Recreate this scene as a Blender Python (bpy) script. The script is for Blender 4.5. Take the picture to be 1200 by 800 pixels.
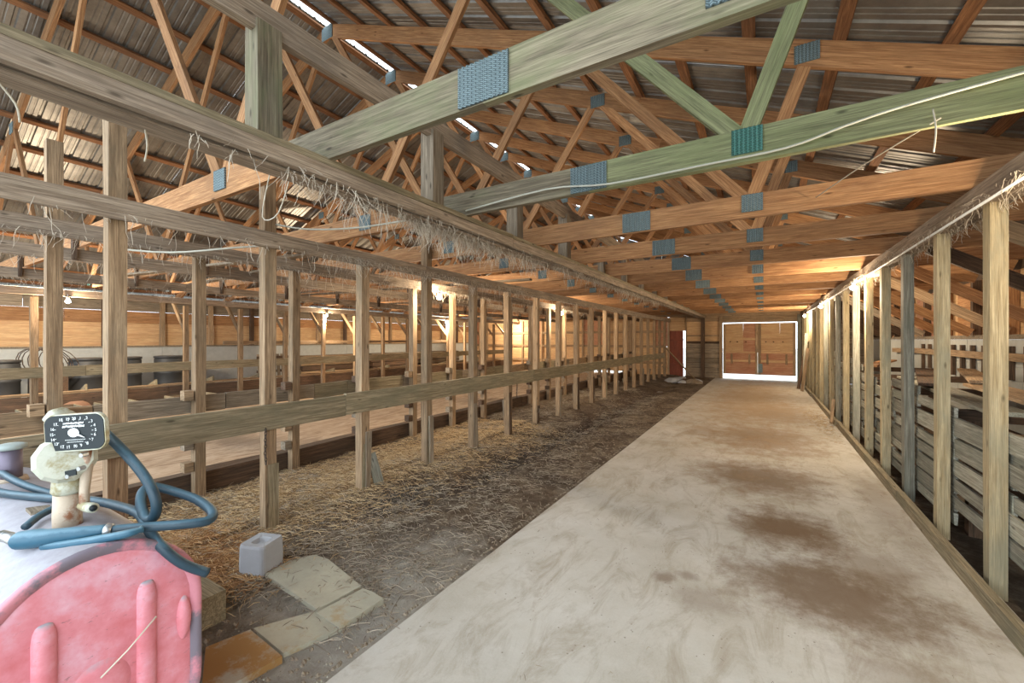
import bpy, math, random
from mathutils import Matrix, Vector, noise as mnoise
R = random.Random(7)
C = bpy.context.scene.collection
for o in list(bpy.data.objects): bpy.data.objects.remove(o)
sc = bpy.context.scene
# ---------------------------------------------------------------- camera, sky, exposure
H = 1.55; F = 490.0; YAW = math.radians(31.05); CS = math.cos(YAW); SN = math.sin(YAW)
cam_d = bpy.data.cameras.new('camera'); cam = bpy.data.objects.new('camera', cam_d); C.objects.link(cam)
cam.location = (0, 0, H); cam.rotation_euler = (math.pi/2, 0, YAW)
cam_d.sensor_width = 36; cam_d.lens = F/1200*36; cam_d.shift_y = -2/1200; cam_d.clip_start = .02; cam_d.clip_end = 300
sc.camera = cam
W = bpy.data.worlds.new('sky'); sc.world = W; W.use_nodes = True
bg = W.node_tree.nodes['Background']; bg.inputs[0].default_value = (.80, .91, 1.0, 1); bg.inputs[1].default_value = 3.0
sc.view_settings.view_transform = 'Standard'; sc.view_settings.look = 'None'; sc.view_settings.gamma = 1
sc.view_settings.use_curve_mapping = False; sc.view_settings.exposure = 0.82
BULB_W = 115.0
WARM = (1.0, .80, .56)
# ---------------------------------------------------------------- picture point helpers (used to read real positions)
def P(u, v, d):
    xc = (u-600)/F; zc = (398-v)/F
    return Vector((d*(-SN+xc*CS), d*(CS+xc*SN), H+zc*d))
def G(u, v, z=0.0): return P(u, v, F*(H-z)/(v-398))
# ---------------------------------------------------------------- materials
def mat(name):
    m = bpy.data.materials.new(name); m.use_nodes = True
    nt = m.node_tree; b = nt.nodes['Principled BSDF']
    return m, nt, b
def N(nt, t, **k):
    n = nt.nodes.new(t)
    for a, v in k.items():
        if a.startswith('i_'): n.inputs[int(a[2:])].default_value = v
        else: setattr(n, a, v)
    return n
def ramp(nt, stops, fac):
    r = nt.nodes.new('ShaderNodeValToRGB'); e = r.color_ramp.elements
    while len(e) < len(stops): e.new(.5)
    for x, (p, c) in zip(e, stops): x.position = p; x.color = (*c, 1)
    nt.links.new(fac, r.inputs[0]); return r.outputs[0]
def mix(nt, fac, a, b, mode='MIX'):
    m = nt.nodes.new('ShaderNodeMix'); m.data_type = 'RGBA'; m.blend_type = mode
    for s, v in ((m.inputs[0], fac), (m.inputs[6], a), (m.inputs[7], b)):
        if hasattr(v, 'links'): nt.links.new(v, s)
        elif isinstance(v, (int, float)): s.default_value = v
        else: s.default_value = (*v, 1)
    return m.outputs[2]
def math_(nt, op, a, b=0.0, clamp=False):
    m = nt.nodes.new('ShaderNodeMath'); m.operation = op; m.use_clamp = clamp
    for s, v in ((m.inputs[0], a), (m.inputs[1], b)):
        if hasattr(v, 'links'): nt.links.new(v, s)
        else: s.default_value = v
    return m.outputs[0]
def coords(nt, scale, kind='Object', rnd=True):
    tc = nt.nodes.new('ShaderNodeTexCoord'); mp = nt.nodes.new('ShaderNodeMapping')
    mp.inputs['Scale'].default_value = scale
    nt.links.new(tc.outputs[kind], mp.inputs[0])
    if rnd:
        oi = nt.nodes.new('ShaderNodeObjectInfo'); s = math_(nt, 'MULTIPLY', oi.outputs['Random'], 60.0)
        cb = nt.nodes.new('ShaderNodeCombineXYZ')
        for i in range(3): nt.links.new(s, cb.inputs[i])
        nt.links.new(cb.outputs[0], mp.inputs['Location'])
    return mp.outputs[0]
def noise(nt, vec, scale, detail=5, rough=.6, dist=0.0):
    n = nt.nodes.new('ShaderNodeTexNoise'); n.inputs['Scale'].default_value = scale
    n.inputs['Detail'].default_value = detail; n.inputs['Roughness'].default_value = rough; n.inputs['Distortion'].default_value = dist
    nt.links.new(vec, n.inputs['Vector']); return n.outputs[0]
def bump(nt, b, h, strength=.3, dist=.01):
    bn = nt.nodes.new('ShaderNodeBump'); bn.inputs['Strength'].default_value = strength; bn.inputs['Distance'].default_value = dist
    nt.links.new(h, bn.inputs['Height']); nt.links.new(bn.outputs[0], b.inputs['Normal'])
def wood(name, light, dark, stain_or_tint, rough=.8, grain=1.0, stain_or_tint_amt=.6, var=.25, knots=True, gap_lo=.45):
    m, nt, b = mat(name)
    v = coords(nt, (1.2, 26, 26)); g = noise(nt, v, 2.2*grain, 7, .65, .6)
    col = ramp(nt, [(.36, dark), (.5, tuple((a+c)/2 for a, c in zip(light, dark))), (.62, light)], g)
    gf = noise(nt, coords(nt, (2.5, 90, 90)), 2.0, 4, .7); col = mix(nt, math_(nt, 'MULTIPLY', math_(nt, 'SUBTRACT', gf, .42, True), 2.6, True), col, tuple(c*.42 for c in dark))
    v2 = coords(nt, (1, 3, 3)); s = noise(nt, v2, 1.7, 6, .7)
    sm = nt.nodes.new('ShaderNodeMapRange'); sm.inputs[1].default_value = gap_lo; sm.inputs[2].default_value = gap_lo+.2
    sm.inputs[4].default_value = stain_or_tint_amt; nt.links.new(s, sm.inputs[0])
    col = mix(nt, sm.outputs[0], col, stain_or_tint)
    if knots:
        v3 = coords(nt, (2.2, 7, 7)); vo = nt.nodes.new('ShaderNodeTexVoronoi'); vo.inputs['Scale'].default_value = 1.7
        nt.links.new(v3, vo.inputs['Vector'])
        kr = nt.nodes.new('ShaderNodeMapRange'); kr.inputs[1].default_value = .13; kr.inputs[2].default_value = .05; kr.inputs[4].default_value = .85
        nt.links.new(vo.outputs['Distance'], kr.inputs[0]); col = mix(nt, kr.outputs[0], col, tuple(c*.35 for c in dark))
    oi = nt.nodes.new('ShaderNodeObjectInfo')
    k = math_(nt, 'ADD', math_(nt, 'MULTIPLY', oi.outputs['Random'], 2*var), 1-var)
    hs = nt.nodes.new('ShaderNodeHueSaturation'); nt.links.new(k, hs.inputs['Value']); nt.links.new(col, hs.inputs['Color'])
    nt.links.new(hs.outputs[0], b.inputs['Base Color']); b.inputs['Roughness'].default_value = rough
    b.inputs['Specular IOR Level'].default_value = .25
    bump(nt, b, g, .35, .004); return m
M = {}
M['truss'] = wood('truss_lumber', (.54, .295, .135), (.30, .14, .06), (.23, .125, .065), stain_or_tint_amt=.45, var=.22)
M['green_lit'] = wood('green_lit_lumber', (.30, .31, .16), (.16, .16, .085), (.20, .23, .10), stain_or_tint_amt=.6, var=.12)  # green light on the near trusses, put into the wood colour
M['green_lit_brown'] = wood('green_lit_brown_lumber', (.30, .25, .17), (.15, .12, .08), (.17, .19, .09), stain_or_tint_amt=.5, var=.1)  # brown lumber with the same green light coloured in
M['post'] = wood('stall_post_wood', (.50, .345, .205), (.235, .15, .085), (.17, .135, .09), stain_or_tint_amt=.55, var=.22)
M['stud'] = wood('stud_wood', (.60, .49, .30), (.38, .29, .16), (.28, .27, .19), stain_or_tint_amt=.6, var=.22)
M['grey'] = wood('weathered_grey_wood', (.40, .32, .23), (.19, .145, .10), (.15, .13, .10), stain_or_tint_amt=.6, var=.2)
M['beam'] = wood('dusty_beam_wood', (.48, .385, .29), (.25, .185, .13), (.17, .14, .115), stain_or_tint_amt=.55, var=.1)
M['rail'] = wood('rail_wood', (.38, .31, .20), (.19, .15, .09), (.15, .14, .09), stain_or_tint_amt=.6, var=.15)
M['slatgrey'] = wood('slat_wood', (.42, .40, .32), (.21, .19, .145), (.16, .17, .13), stain_or_tint_amt=.6, var=.3)
M['dark'] = wood('dark_brown_wood', (.17, .10, .06), (.07, .045, .03), (.05, .04, .03), stain_or_tint_amt=.5)
M['purlin'] = wood('purlin_wood', (.36, .175, .08), (.17, .075, .035), (.10, .06, .04), stain_or_tint_amt=.5)
M['ply'] = wood('plywood', (.72, .49, .27), (.56, .34, .17), (.45, .23, .12), grain=.5, stain_or_tint_amt=.35, var=.12, knots=False)
M['ply_red'] = wood('reddish_plywood', (.60, .33, .20), (.45, .22, .12), (.36, .13, .08), grain=.5, stain_or_tint_amt=.6, var=.08, knots=False)
M['red'] = wood('red_painted_wood', (.33, .10, .06), (.20, .06, .04), (.12, .05, .04), stain_or_tint_amt=.5, var=.05, knots=False)
def simple(name, col, rough=.6, metal=0.0, sc_=30, amt=.25, bs=.15, dust=None, rust=None):
    m, nt, b = mat(name)
    v = coords(nt, (1, 1, 1)); n1 = noise(nt, v, sc_, 6, .7)
    c = mix(nt, math_(nt, 'MULTIPLY', n1, amt*2, True), col, tuple(x*.45 for x in col))
    if rust:
        n2 = noise(nt, v, sc_*.3, 6, .7); mr = nt.nodes.new('ShaderNodeMapRange'); mr.inputs[1].default_value = rust[1]; mr.inputs[2].default_value = rust[1]+.1
        nt.links.new(n2, mr.inputs[0]); c = mix(nt, mr.outputs[0], c, rust[0])
    if dust:
        gm = nt.nodes.new('ShaderNodeNewGeometry'); sx = nt.nodes.new('ShaderNodeSeparateXYZ'); nt.links.new(gm.outputs['Normal'], sx.inputs[0])
        n3 = noise(nt, v, 9, 6, .7)
        z = math_(nt, 'ADD', sx.outputs[2], math_(nt, 'MULTIPLY', math_(nt, 'SUBTRACT', n3, .5), 1.0))
        mr = nt.nodes.new('ShaderNodeMapRange'); mr.inputs[1].default_value = dust[1]; mr.inputs[2].default_value = dust[1]+.3; mr.inputs[4].default_value = dust[2]
        nt.links.new(z, mr.inputs[0]); c = mix(nt, mr.outputs[0], c, dust[0])
    nt.links.new(c, b.inputs['Base Color']); b.inputs['Roughness'].default_value = rough; b.inputs['Metallic'].default_value = metal
    bump(nt, b, n1, bs, .004); return m
M['concrete_wall'] = simple('pale_concrete', (.52, .53, .50), .9, 0, 7, .35, .3)
M['block'] = simple('grey_mineral_block', (.42, .43, .45), .8, 0, 14, .25, .3)
def plate_mat(name, light, dark):
    m, nt, b = mat(name); v = coords(nt, (1, 1, 1), rnd=False)
    br = nt.nodes.new('ShaderNodeTexBrick'); br.inputs['Scale'].default_value = 1.0; br.inputs['Brick Width'].default_value = .0215; br.inputs['Row Height'].default_value = .0085
    br.inputs['Mortar Size'].default_value = .0021; br.inputs['Color1'].default_value = (*light, 1); br.inputs['Color2'].default_value = (*[c*.8 for c in light], 1); br.inputs['Mortar'].default_value = (*dark, 1)
    mp = nt.nodes.new('ShaderNodeMapping'); mp.inputs['Rotation'].default_value = (math.pi/2, 0, 0); nt.links.new(v, mp.inputs[0]); nt.links.new(mp.outputs[0], br.inputs['Vector'])
    n1 = noise(nt, v, 25, 4, .7); c = mix(nt, math_(nt, 'MULTIPLY', n1, .5), br.outputs['Color'], (.10, .12, .12))
    nt.links.new(c, b.inputs['Base Color']); b.inputs['Roughness'].default_value = .6; b.inputs['Metallic'].default_value = .15; return m
M['galv'] = plate_mat('galvanised_plate', (.30, .40, .42), (.07, .10, .11))
M['galv_teal'] = plate_mat('teal_plate', (.10, .36, .29), (.03, .11, .09))  # same plate pattern in teal
M['black'] = simple('black_plastic', (.035, .038, .042), .6, 0, 8, .3, .1, dust=((.20, .18, .16), .5, .4))
M['hose'] = simple('blue_grey_rubber', (.018, .05, .075), .5, 0, 25, .35, .1, dust=((.12, .22, .28), .45, .45))
M['nozzle'] = simple('dusty_blue_rubber', (.03, .12, .19), .5, 0, 25, .35, .1, dust=((.20, .34, .42), .45, .55))
M['whitepaint'] = simple('chipped_cream_paint', (.66, .66, .54), .5, .1, 30, .35, .3, rust=((.34, .29, .16), .50))
M['rustpipe'] = simple('cream_and_rust_pipe', (.62, .50, .38), .7, .2, 30, .3, .2, rust=((.32, .13, .06), .5))
M['purplepipe'] = simple('purplish_pipe', (.18, .15, .2), .55, .4, 30, .3, .2)
M['capgrey'] = simple('dusty_cap', (.42, .48, .46), .7, .2, 30, .3, .2)
M['dialblack'] = simple('black_dial', (.008, .014, .017), .6, 0, 30, .1, .02)
M['white'] = simple('white_print', (.85, .87, .86), .5, 0, 30, .06, .02)
M['chrome'] = simple('dull_metal', (.55, .56, .56), .4, .7, 30, .2)
M['chain'] = simple('rusty_chain', (.10, .075, .06), .7, .5, 30, .3)
M['rope'] = simple('pale_twine', (.66, .60, .48), .9, 0, 30, .2)
M['cable'] = simple('pale_cable', (.58, .57, .48), .6, 0, 30, .2)
M['sack'] = simple('brown_sack', (.24, .13, .08), .9, 0, 12, .35, .4)
M['paver'] = simple('paver_concrete', (.50, .47, .36), .95, 0, 9, .42, .4, rust=((.33, .22, .09), .56))
M['orange_paver'] = simple('straw_stained_paver', (.44, .40, .32), .95, 0, 9, .3, .4, rust=((.30, .16, .05), .50))
def tank_mat():
    m, nt, b = mat('faded_red_tank_paint')
    v = coords(nt, (1, 1, 1), rnd=False)
    n1 = noise(nt, v, 5, 6, .65)
    c = ramp(nt, [(.32, (.56, .13, .15)), (.5, (.66, .23, .27)), (.64, (.70, .38, .46))], n1)
    n2 = noise(nt, coords(nt, (1, 3, 9), rnd=False), 7, 8, .8)
    mr = nt.nodes.new('ShaderNodeMapRange'); mr.inputs[1].default_value = .60; mr.inputs[2].default_value = .68
    nt.links.new(n2, mr.inputs[0]); c = mix(nt, mr.outputs[0], c, (.16, .09, .10))
    # chipped dark paint near the rim edge
    gm = nt.nodes.new('ShaderNodeNewGeometry'); sx = nt.nodes.new('ShaderNodeSeparateXYZ'); nt.links.new(gm.outputs['Normal'], sx.inputs[0])
    n3 = noise(nt, v, 14, 6, .75)
    z = math_(nt, 'ADD', sx.outputs[2], math_(nt, 'MULTIPLY', math_(nt, 'SUBTRACT', n3, .5), .9))
    mr = nt.nodes.new('ShaderNodeMapRange'); mr.inputs[1].default_value = .35; mr.inputs[2].default_value = .7; mr.inputs[4].default_value = .93
    nt.links.new(z, mr.inputs[0]); c = mix(nt, mr.outputs[0], c, mix(nt, math_(nt, 'MULTIPLY', n3, 1.2, True), (.50, .53, .57), (.24, .25, .28)))
    nt.links.new(c, b.inputs['Base Color']); b.inputs['Roughness'].default_value = .5
    bump(nt, b, n1, .1, .004); return m
M['tank'] = tank_mat()
M['rim'] = simple('scuffed_rim', (.66, .25, .30), .55, 0, 16, .3, .2, rust=((.17, .14, .17), .42))
def roof_mat():
    m, nt, b = mat('dull_roof_metal')
    v = coords(nt, (1, 1, 1)); n1 = noise(nt, v, 3.5, 6, .7)
    c = ramp(nt, [(.3, (.15, .14, .13)), (.55, (.25, .24, .22)), (.75, (.34, .33, .30))], n1)
    n2 = noise(nt, v, 260, 2, .6); c = mix(nt, math_(nt, 'MULTIPLY', n2, .5), c, (.10, .10, .10))
    nt.links.new(c, b.inputs['Base Color']); b.inputs['Roughness'].default_value = .42; b.inputs['Metallic'].default_value = .55
    bump(nt, b, n2, .25, .002); return m
M['roof'] = roof_mat()
def ground_mat(name, kind):
    m, nt, b = mat(name)
    v = coords(nt, (1, 1, 1), rnd=False)
    def stain_or_tint(col, cx, cy, rx, ry, colr, amt, soft=.8):
        tc = nt.nodes.new('ShaderNodeTexCoord'); mp = nt.nodes.new('ShaderNodeMapping')
        mp.inputs['Location'].default_value = (-cx/rx, -cy/ry, 0); mp.inputs['Scale'].default_value = (1/rx, 1/ry, 0)
        nt.links.new(tc.outputs['Object'], mp.inputs[0])
        ln = nt.nodes.new('ShaderNodeVectorMath'); ln.operation = 'LENGTH'; nt.links.new(mp.outputs[0], ln.inputs[0])
        nn = noise(nt, v, 3.6, 9, .78)
        dd = math_(nt, 'ADD', ln.outputs['Value'], math_(nt, 'MULTIPLY', math_(nt, 'SUBTRACT', nn, .5), 1.6))
        mr = nt.nodes.new('ShaderNodeMapRange'); mr.interpolation_type = 'SMOOTHSTEP'
        mr.inputs[1].default_value = 1.0; mr.inputs[2].default_value = 1.0-soft; mr.inputs[4].default_value = amt
        nt.links.new(dd, mr.inputs[0]); return mix(nt, mr.outputs[0], col, colr)
    if kind == 'concrete':
        n1 = noise(nt, v, 1.1, 8, .62); n2 = noise(nt, v, 14, 8, .8); n3 = noise(nt, v, 90, 3, .7)
        c = ramp(nt, [(.3, (.33, .30, .24)), (.5, (.50, .48, .43)), (.7, (.63, .62, .59))], n1)
        c = mix(nt, math_(nt, 'MULTIPLY', n2, .55), c, (.33, .29, .22)); c = mix(nt, math_(nt, 'MULTIPLY', n3, .35), c, (.66, .64, .60))
        vo = nt.nodes.new('ShaderNodeTexVoronoi'); vo.inputs['Scale'].default_value = 26; nt.links.new(v, vo.inputs['Vector'])
        sp = nt.nodes.new('ShaderNodeMapRange'); sp.inputs[1].default_value = .16; sp.inputs[2].default_value = .08; sp.inputs[4].default_value = .7; nt.links.new(vo.outputs['Distance'], sp.inputs[0])
        c = mix(nt, math_(nt, 'MULTIPLY', sp.outputs[0], math_(nt, 'GREATER_THAN', noise(nt, v, 3, 2), .56)), c, (.16, .13, .10))
        n5 = noise(nt, coords(nt, (1, .35, 1), rnd=False), 5, 9, .75, .8); mr5 = nt.nodes.new('ShaderNodeMapRange'); mr5.inputs[1].default_value = .48; mr5.inputs[2].default_value = .66; mr5.inputs[4].default_value = .6
        nt.links.new(n5, mr5.inputs[0]); c = mix(nt, mr5.outputs[0], c, (.27, .22, .15))
        br = (.15, .092, .05)
        for cx, cy, rx, ry, a in ((.14, 4.12, .56, .62, .95), (.36, 3.2, .82, .62, .85), (-.05, 5.5, .95, .9, .8), (.0, 7.6, 1.1, 1.5, .7), (.62, 3.7, .5, .6, .45),
                                  (-.33, 2.72, .30, .22, .35), (-.55, 2.85, .10, .10, .6), (-.42, 2.95, .1, .08, .5), (.3, 10.5, 1.0, 2.0, .5), (-.9, 7.8, .5, .8, .35), (.55, 2.55, .4, .25, .35), (.95, 5.2, .25, 1.5, .35)):
            c = stain_or_tint(c, cx, cy, rx, ry, br, a)
        c = stain_or_tint(c, -.3, 13, 1.9, 9, (.35, .23, .125), .78, .95)  # broad brown tint paints the warm light on the far aisle
        bump(nt, b, n2, .25, .006)
    elif kind == 'alley':
        n1 = noise(nt, coords(nt, (3.5, .9, 1), rnd=False), 2.2, 7, .65, 1.2); n2 = noise(nt, v, 20, 6, .75)
        c = ramp(nt, [(.34, (.24, .15, .09)), (.5, (.44, .315, .21)), (.66, (.56, .43, .31))], n1)
        c = mix(nt, math_(nt, 'MULTIPLY', n2, .4), c, (.28, .19, .12)); c = stain_or_tint(c, -6.8, 3.3, 1.0, .5, (.14, .10, .07), .7)
        bump(nt, b, n1, .5, .03)
    elif kind == 'litter':
        n1 = noise(nt, v, 1.6, 8, .7); n2 = noise(nt, v, 24, 7, .85)
        n4 = noise(nt, v, 7, 9, .8, .4); n1 = math_(nt, 'ADD', math_(nt, 'MULTIPLY', n1, .45), math_(nt, 'MULTIPLY', n4, .55))
        c = ramp(nt, [(.38, (.045, .030, .021)), (.47, (.12, .083, .054)), (.56, (.26, .20, .14)), (.68, (.40, .34, .27))], n1)
        c = mix(nt, math_(nt, 'MULTIPLY', n2, .75), c, (.07, .05, .035))
        c = stain_or_tint(c, -4.0, 2.6, .9, 3.2, (.34, .22, .11), .75); c = mix(nt, 1.0, c, c); c = stain_or_tint(c, -2.0, 1.5, .8, 1.6, mix(nt, n4, (.24, .21, .17), (.60, .57, .50)), .9)
        c = stain_or_tint(c, -2.75, 6, .30, 4.5, (.045, .033, .026), .85); c = stain_or_tint(c, -3.05, 2.9, .35, .7, (.06, .055, .05), .8); c = stain_or_tint(c, -2.9, 10.5, .9, 6, (.09, .06, .045), .6)
        bump(nt, b, n2, .9, .03)
    else:
        n1 = noise(nt, v, .6, 6, .6); c = ramp(nt, [(.3, (.42, .42, .40)), (.7, (.58, .58, .56))], n1)
    nt.links.new(c, b.inputs['Base Color']); b.inputs['Roughness'].default_value = .9; b.inputs['Specular IOR Level'].default_value = .2
    return m
M['slab'] = ground_mat('stained_aisle_concrete', 'concrete'); M['alley'] = ground_mat('tan_alley_floor', 'alley')
M['litter'] = ground_mat('trampled_litter', 'litter'); M['yard'] = ground_mat('yard_ground', 'yard')
def straw_mat(name, a, b_):
    m, nt, b = mat(name); g = nt.nodes.new('ShaderNodeNewGeometry')
    c = ramp(nt, [(0, a), (1, b_)], g.outputs['Random Per Island'])
    nt.links.new(c, b.inputs['Base Color']); b.inputs['Roughness'].default_value = .75; return m
M['straw'] = straw_mat('golden_straw', (.27, .16, .07), (.62, .46, .25))
M['straw_rust'] = straw_mat('rust_straw', (.20, .085, .03), (.52, .30, .12))
M['straw_dark'] = straw_mat('dull_straw', (.12, .085, .055), (.40, .33, .24))
M['straw_pale'] = straw_mat('cobwebbed_straw', (.30, .24, .18), (.66, .58, .46))
m, nt, b = mat('lit_bulb_glass'); b.inputs['Base Color'].default_value = (1, .95, .85, 1)
b.inputs['Emission Color'].default_value = (1, .88, .68, 1); b.inputs['Emission Strength'].default_value = 60; M['bulb'] = m
# ---------------------------------------------------------------- object helpers
WM = {}
def link(o, parent=None, world=Matrix.Identity(4)):
    C.objects.link(o)
    if parent is not None:
        o.parent = parent; o.matrix_basis = WM[parent].inverted() @ world
    else: o.matrix_basis = world
    WM[o] = world; return o
def thing(name, loc, label=None, cat=None, group=None, kind=None):
    o = bpy.data.objects.new(name, None); o.empty_display_size = .1
    link(o, None, Matrix.Translation(Vector(loc)))
    return tag(o, label, cat, group, kind)
def tag(o, label=None, cat=None, group=None, kind=None):
    for k, v in (('label', label), ('category', cat), ('group', group), ('kind', kind)):
        if v: o[k] = v
    return o
def mesh_obj(name, vs, fs, material, parent=None, world=None, smooth=False):
    me = bpy.data.meshes.new(name); me.from_pydata([tuple(v) for v in vs], [], fs); me.materials.append(M[material] if isinstance(material, str) else material)
    if smooth: me.polygons.foreach_set('use_smooth', [True]*len(me.polygons))
    me.update()
    o = bpy.data.objects.new(name, me)
    return link(o, parent, world if world is not None else Matrix.Identity(4))
def local(name, vs, fs, material, parent=None, smooth=False):
    """mesh from world-space points, origin at the middle of its base"""
    xs = [v[0] for v in vs]; ys = [v[1] for v in vs]; zs = [v[2] for v in vs]
    c = Vector(((min(xs)+max(xs))/2, (min(ys)+max(ys))/2, min(zs)))
    return mesh_obj(name, [Vector(v)-c for v in vs], fs, material, parent, Matrix.Translation(c), smooth)
def board(name, a, b, w, h, material, parent=None, jit=.002, bend=0.0, up=(0, 0, 1)):
    """a timber from a to b; h measured along 'up', w across it"""
    a = Vector(a); b = Vector(b); L = (b-a).length; x = (b-a)/L; up = Vector(up)
    if abs(x.dot(up)) > .98: up = Vector((0, 1, 0))
    y = up.cross(x).normalized(); z = x.cross(y)
    n = max(1, min(7, int(L/.7))); vs = []; fs = []
    for i in range(n+1):
        t = i/n; off = bend*math.sin(math.pi*t)
        for sy, sz in ((-1, -1), (1, -1), (1, 1), (-1, 1)):
            vs.append((t*L, sy*w/2+R.uniform(-jit, jit), sz*h/2+off+R.uniform(-jit, jit)))
    for i in range(n):
        for j in range(4): fs.append((4*i+j, 4*i+4+j, 4*i+4+(j+1) % 4, 4*i+(j+1) % 4))
    fs.append((0, 1, 2, 3)); k = 4*n; fs.append((k+3, k+2, k+1, k))
    fs = [tuple(reversed(f)) for f in fs]
    m = Matrix.Identity(4)
    for i, ax in enumerate((x, y, z)):
        for r in range(3): m[r][i] = ax[r]
    for r in range(3): m[r][3] = a[r]
    return mesh_obj(name, vs, fs, material, parent, m)
def tube(name, pts, r, material, parent=None, seg=8, smooth=True, caps=True, sub=0):
    pts = [Vector(p) for p in pts]
    if sub:
        q = []
        for i in range(len(pts)-1):
            p0 = pts[max(i-1, 0)]; p1 = pts[i]; p2 = pts[i+1]; p3 = pts[min(i+2, len(pts)-1)]
            for k in range(sub):
                t = k/sub
                q.append(.5*((2*p1)+(-p0+p2)*t+(2*p0-5*p1+4*p2-p3)*t*t+(-p0+3*p1-3*p2+p3)*t**3))
        q.append(pts[-1]); 
        rr = r if not isinstance(r, (list, tuple)) else [r[min(int(i/sub), len(r)-2)]*(1-(i % sub)/sub)+r[min(int(i/sub)+1, len(r)-1)]*((i % sub)/sub) for i in range(len(q))]
        pts = q; r = rr
    vs = []; fs = []; nrm = None
    for i, p in enumerate(pts):
        t = (pts[min(i+1, len(pts)-1)]-pts[max(i-1, 0)]).normalized()
        if nrm is None: nrm = t.orthogonal().normalized()
        nrm = (nrm-t*nrm.dot(t)).normalized(); bn = t.cross(nrm)
        ri = r[i] if isinstance(r, (list, tuple)) else r
        for k in range(seg):
            a = 2*math.pi*k/seg; vs.append(p+ri*(math.cos(a)*nrm+math.sin(a)*bn))
    for i in range(len(pts)-1):
        for k in range(seg):
            fs.append((i*seg+k, i*seg+(k+1) % seg, (i+1)*seg+(k+1) % seg, (i+1)*seg+k))
    if caps:
        fs.append(tuple(reversed(range(seg)))); fs.append(tuple((len(pts)-1)*seg+k for k in range(seg)))
    if name is None: return vs, fs
    return local(name, vs, fs, material, parent, smooth)
def prism(name, poly, z0, z1, material, parent=None, jit=0):
    vs = [(p[0]+R.uniform(-jit, jit), p[1]+R.uniform(-jit, jit), z0) for p in poly]
    vs += [(v[0], v[1], z1+R.uniform(-jit, jit)*.5) for v in vs]
    n = len(poly); fs = [tuple(reversed(range(n))), tuple(range(n, 2*n))]
    area = sum(poly[i][0]*poly[(i+1) % n][1]-poly[(i+1) % n][0]*poly[i][1] for i in range(n))
    for i in range(n): fs.append((i, (i+1) % n, n+(i+1) % n, n+i))
    if area < 0: fs = [tuple(reversed(f)) for f in fs]
    return local(name, vs, fs, material, parent)
def box(name, x0, x1, y0, y1, z0, z1, material, parent=None):
    return prism(name, [(x0, y0), (x1, y0), (x1, y1), (x0, y1)], z0, z1, material, parent)
def panel(name, a, b, thick, z0, z1, material, parent=None, thickdir=None):
    """vertical sheet from plan point a to b with grain running along it"""
    return board(name, (a[0], a[1], (z0+z1)/2), (b[0], b[1], (z0+z1)/2), thick, z1-z0, material, parent, jit=.001)
def copy_tree(o, parent=None, new_world=None):
    c = o.copy(); C.objects.link(c)
    if parent is not None: c.parent = parent
    else: c.matrix_basis = new_world; WM[c] = new_world
    for ch in list(o.children): copy_tree(ch, c)
    return c
# ================================================================ SETTING
YF = 18.9; RX = -5.5; XR = 3.0; XL = -14.0; Y0 = -1.2
def zroof(x): return H + 4.645 - .41*abs(x-RX)          # top side of the rafters
g = box('ground', -60, 60, -60, 90, -.25, -.06, 'yard'); tag(g, kind='structure')
fl = thing('floor', (0, 8, 0), kind='structure')
def grid(name, x0, x1, y0, y1, nx, ny, fz, material, parent, smooth=True):
    vs = []; fs = []
    for j in range(ny+1):
        for i in range(nx+1):
            x = x0+(x1-x0)*i/nx; y = y0+(y1-y0)*j/ny; vs.append((x, y, fz(x, y)))
    for j in range(ny):
        for i in range(nx):
            k = j*(nx+1)+i; fs.append((k, k+1, k+nx+2, k+nx+1))
    return mesh_obj(name, vs, fs, material, parent, Matrix.Identity(4), smooth)
def nz(x, y, s, z=0): return mnoise.noise(Vector((x*s, y*s, z)))
def slab_z(x, y): return .006*nz(x, y, .7)+.0015*nz(x, y, 5)
grid('concrete_slab', -1.70, 1.22, Y0-6, YF+.3, 40, 240, slab_z, 'slab', fl)
box('slab_edge', -1.70, 1.22, Y0-6, YF+.3, -.05, -.012, 'slab', fl)
def litter_z(x, y):
    e = min(1, max(0, (-1.70-x)/.5)); row = math.exp(-((x+3.5)/.42)**2)
    ch = math.exp(-((x+2.75+.1*nz(0, y, .6))/.22)**2)
    far = min(1, max(0, (y-1.9)/1.0))
    z = -.012 + e*(.03*nz(x, y, 1.3)+.022*nz(x, y, 4)+.012*nz(x, y, 13))*(.35+.65*far) + e*far*(.05*row-.04*ch)+.015*e
    if x < -3.6: z += .03
    if x > -1.85: z += .010*nz(x, y, 7)+.008*nz(x, y, 1.7)+.006-.16*max(0, x+1.70)
    return z
grid('litter_bed', -4.78, -1.52, Y0-3, YF, 120, 480, litter_z, 'litter', fl)
grid('alley_floor', -14.0, -4.78, Y0-3, YF+.3, 60, 120, lambda x, y: .02+.02*nz(x, y, 1.5)+.006*nz(x, y, 6), 'alley', fl)
grid('stall_ground', 1.22, 3.4, Y0-3, YF, 20, 100, lambda x, y: -.03+.03*nz(x, y, 2), 'litter', fl)
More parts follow.
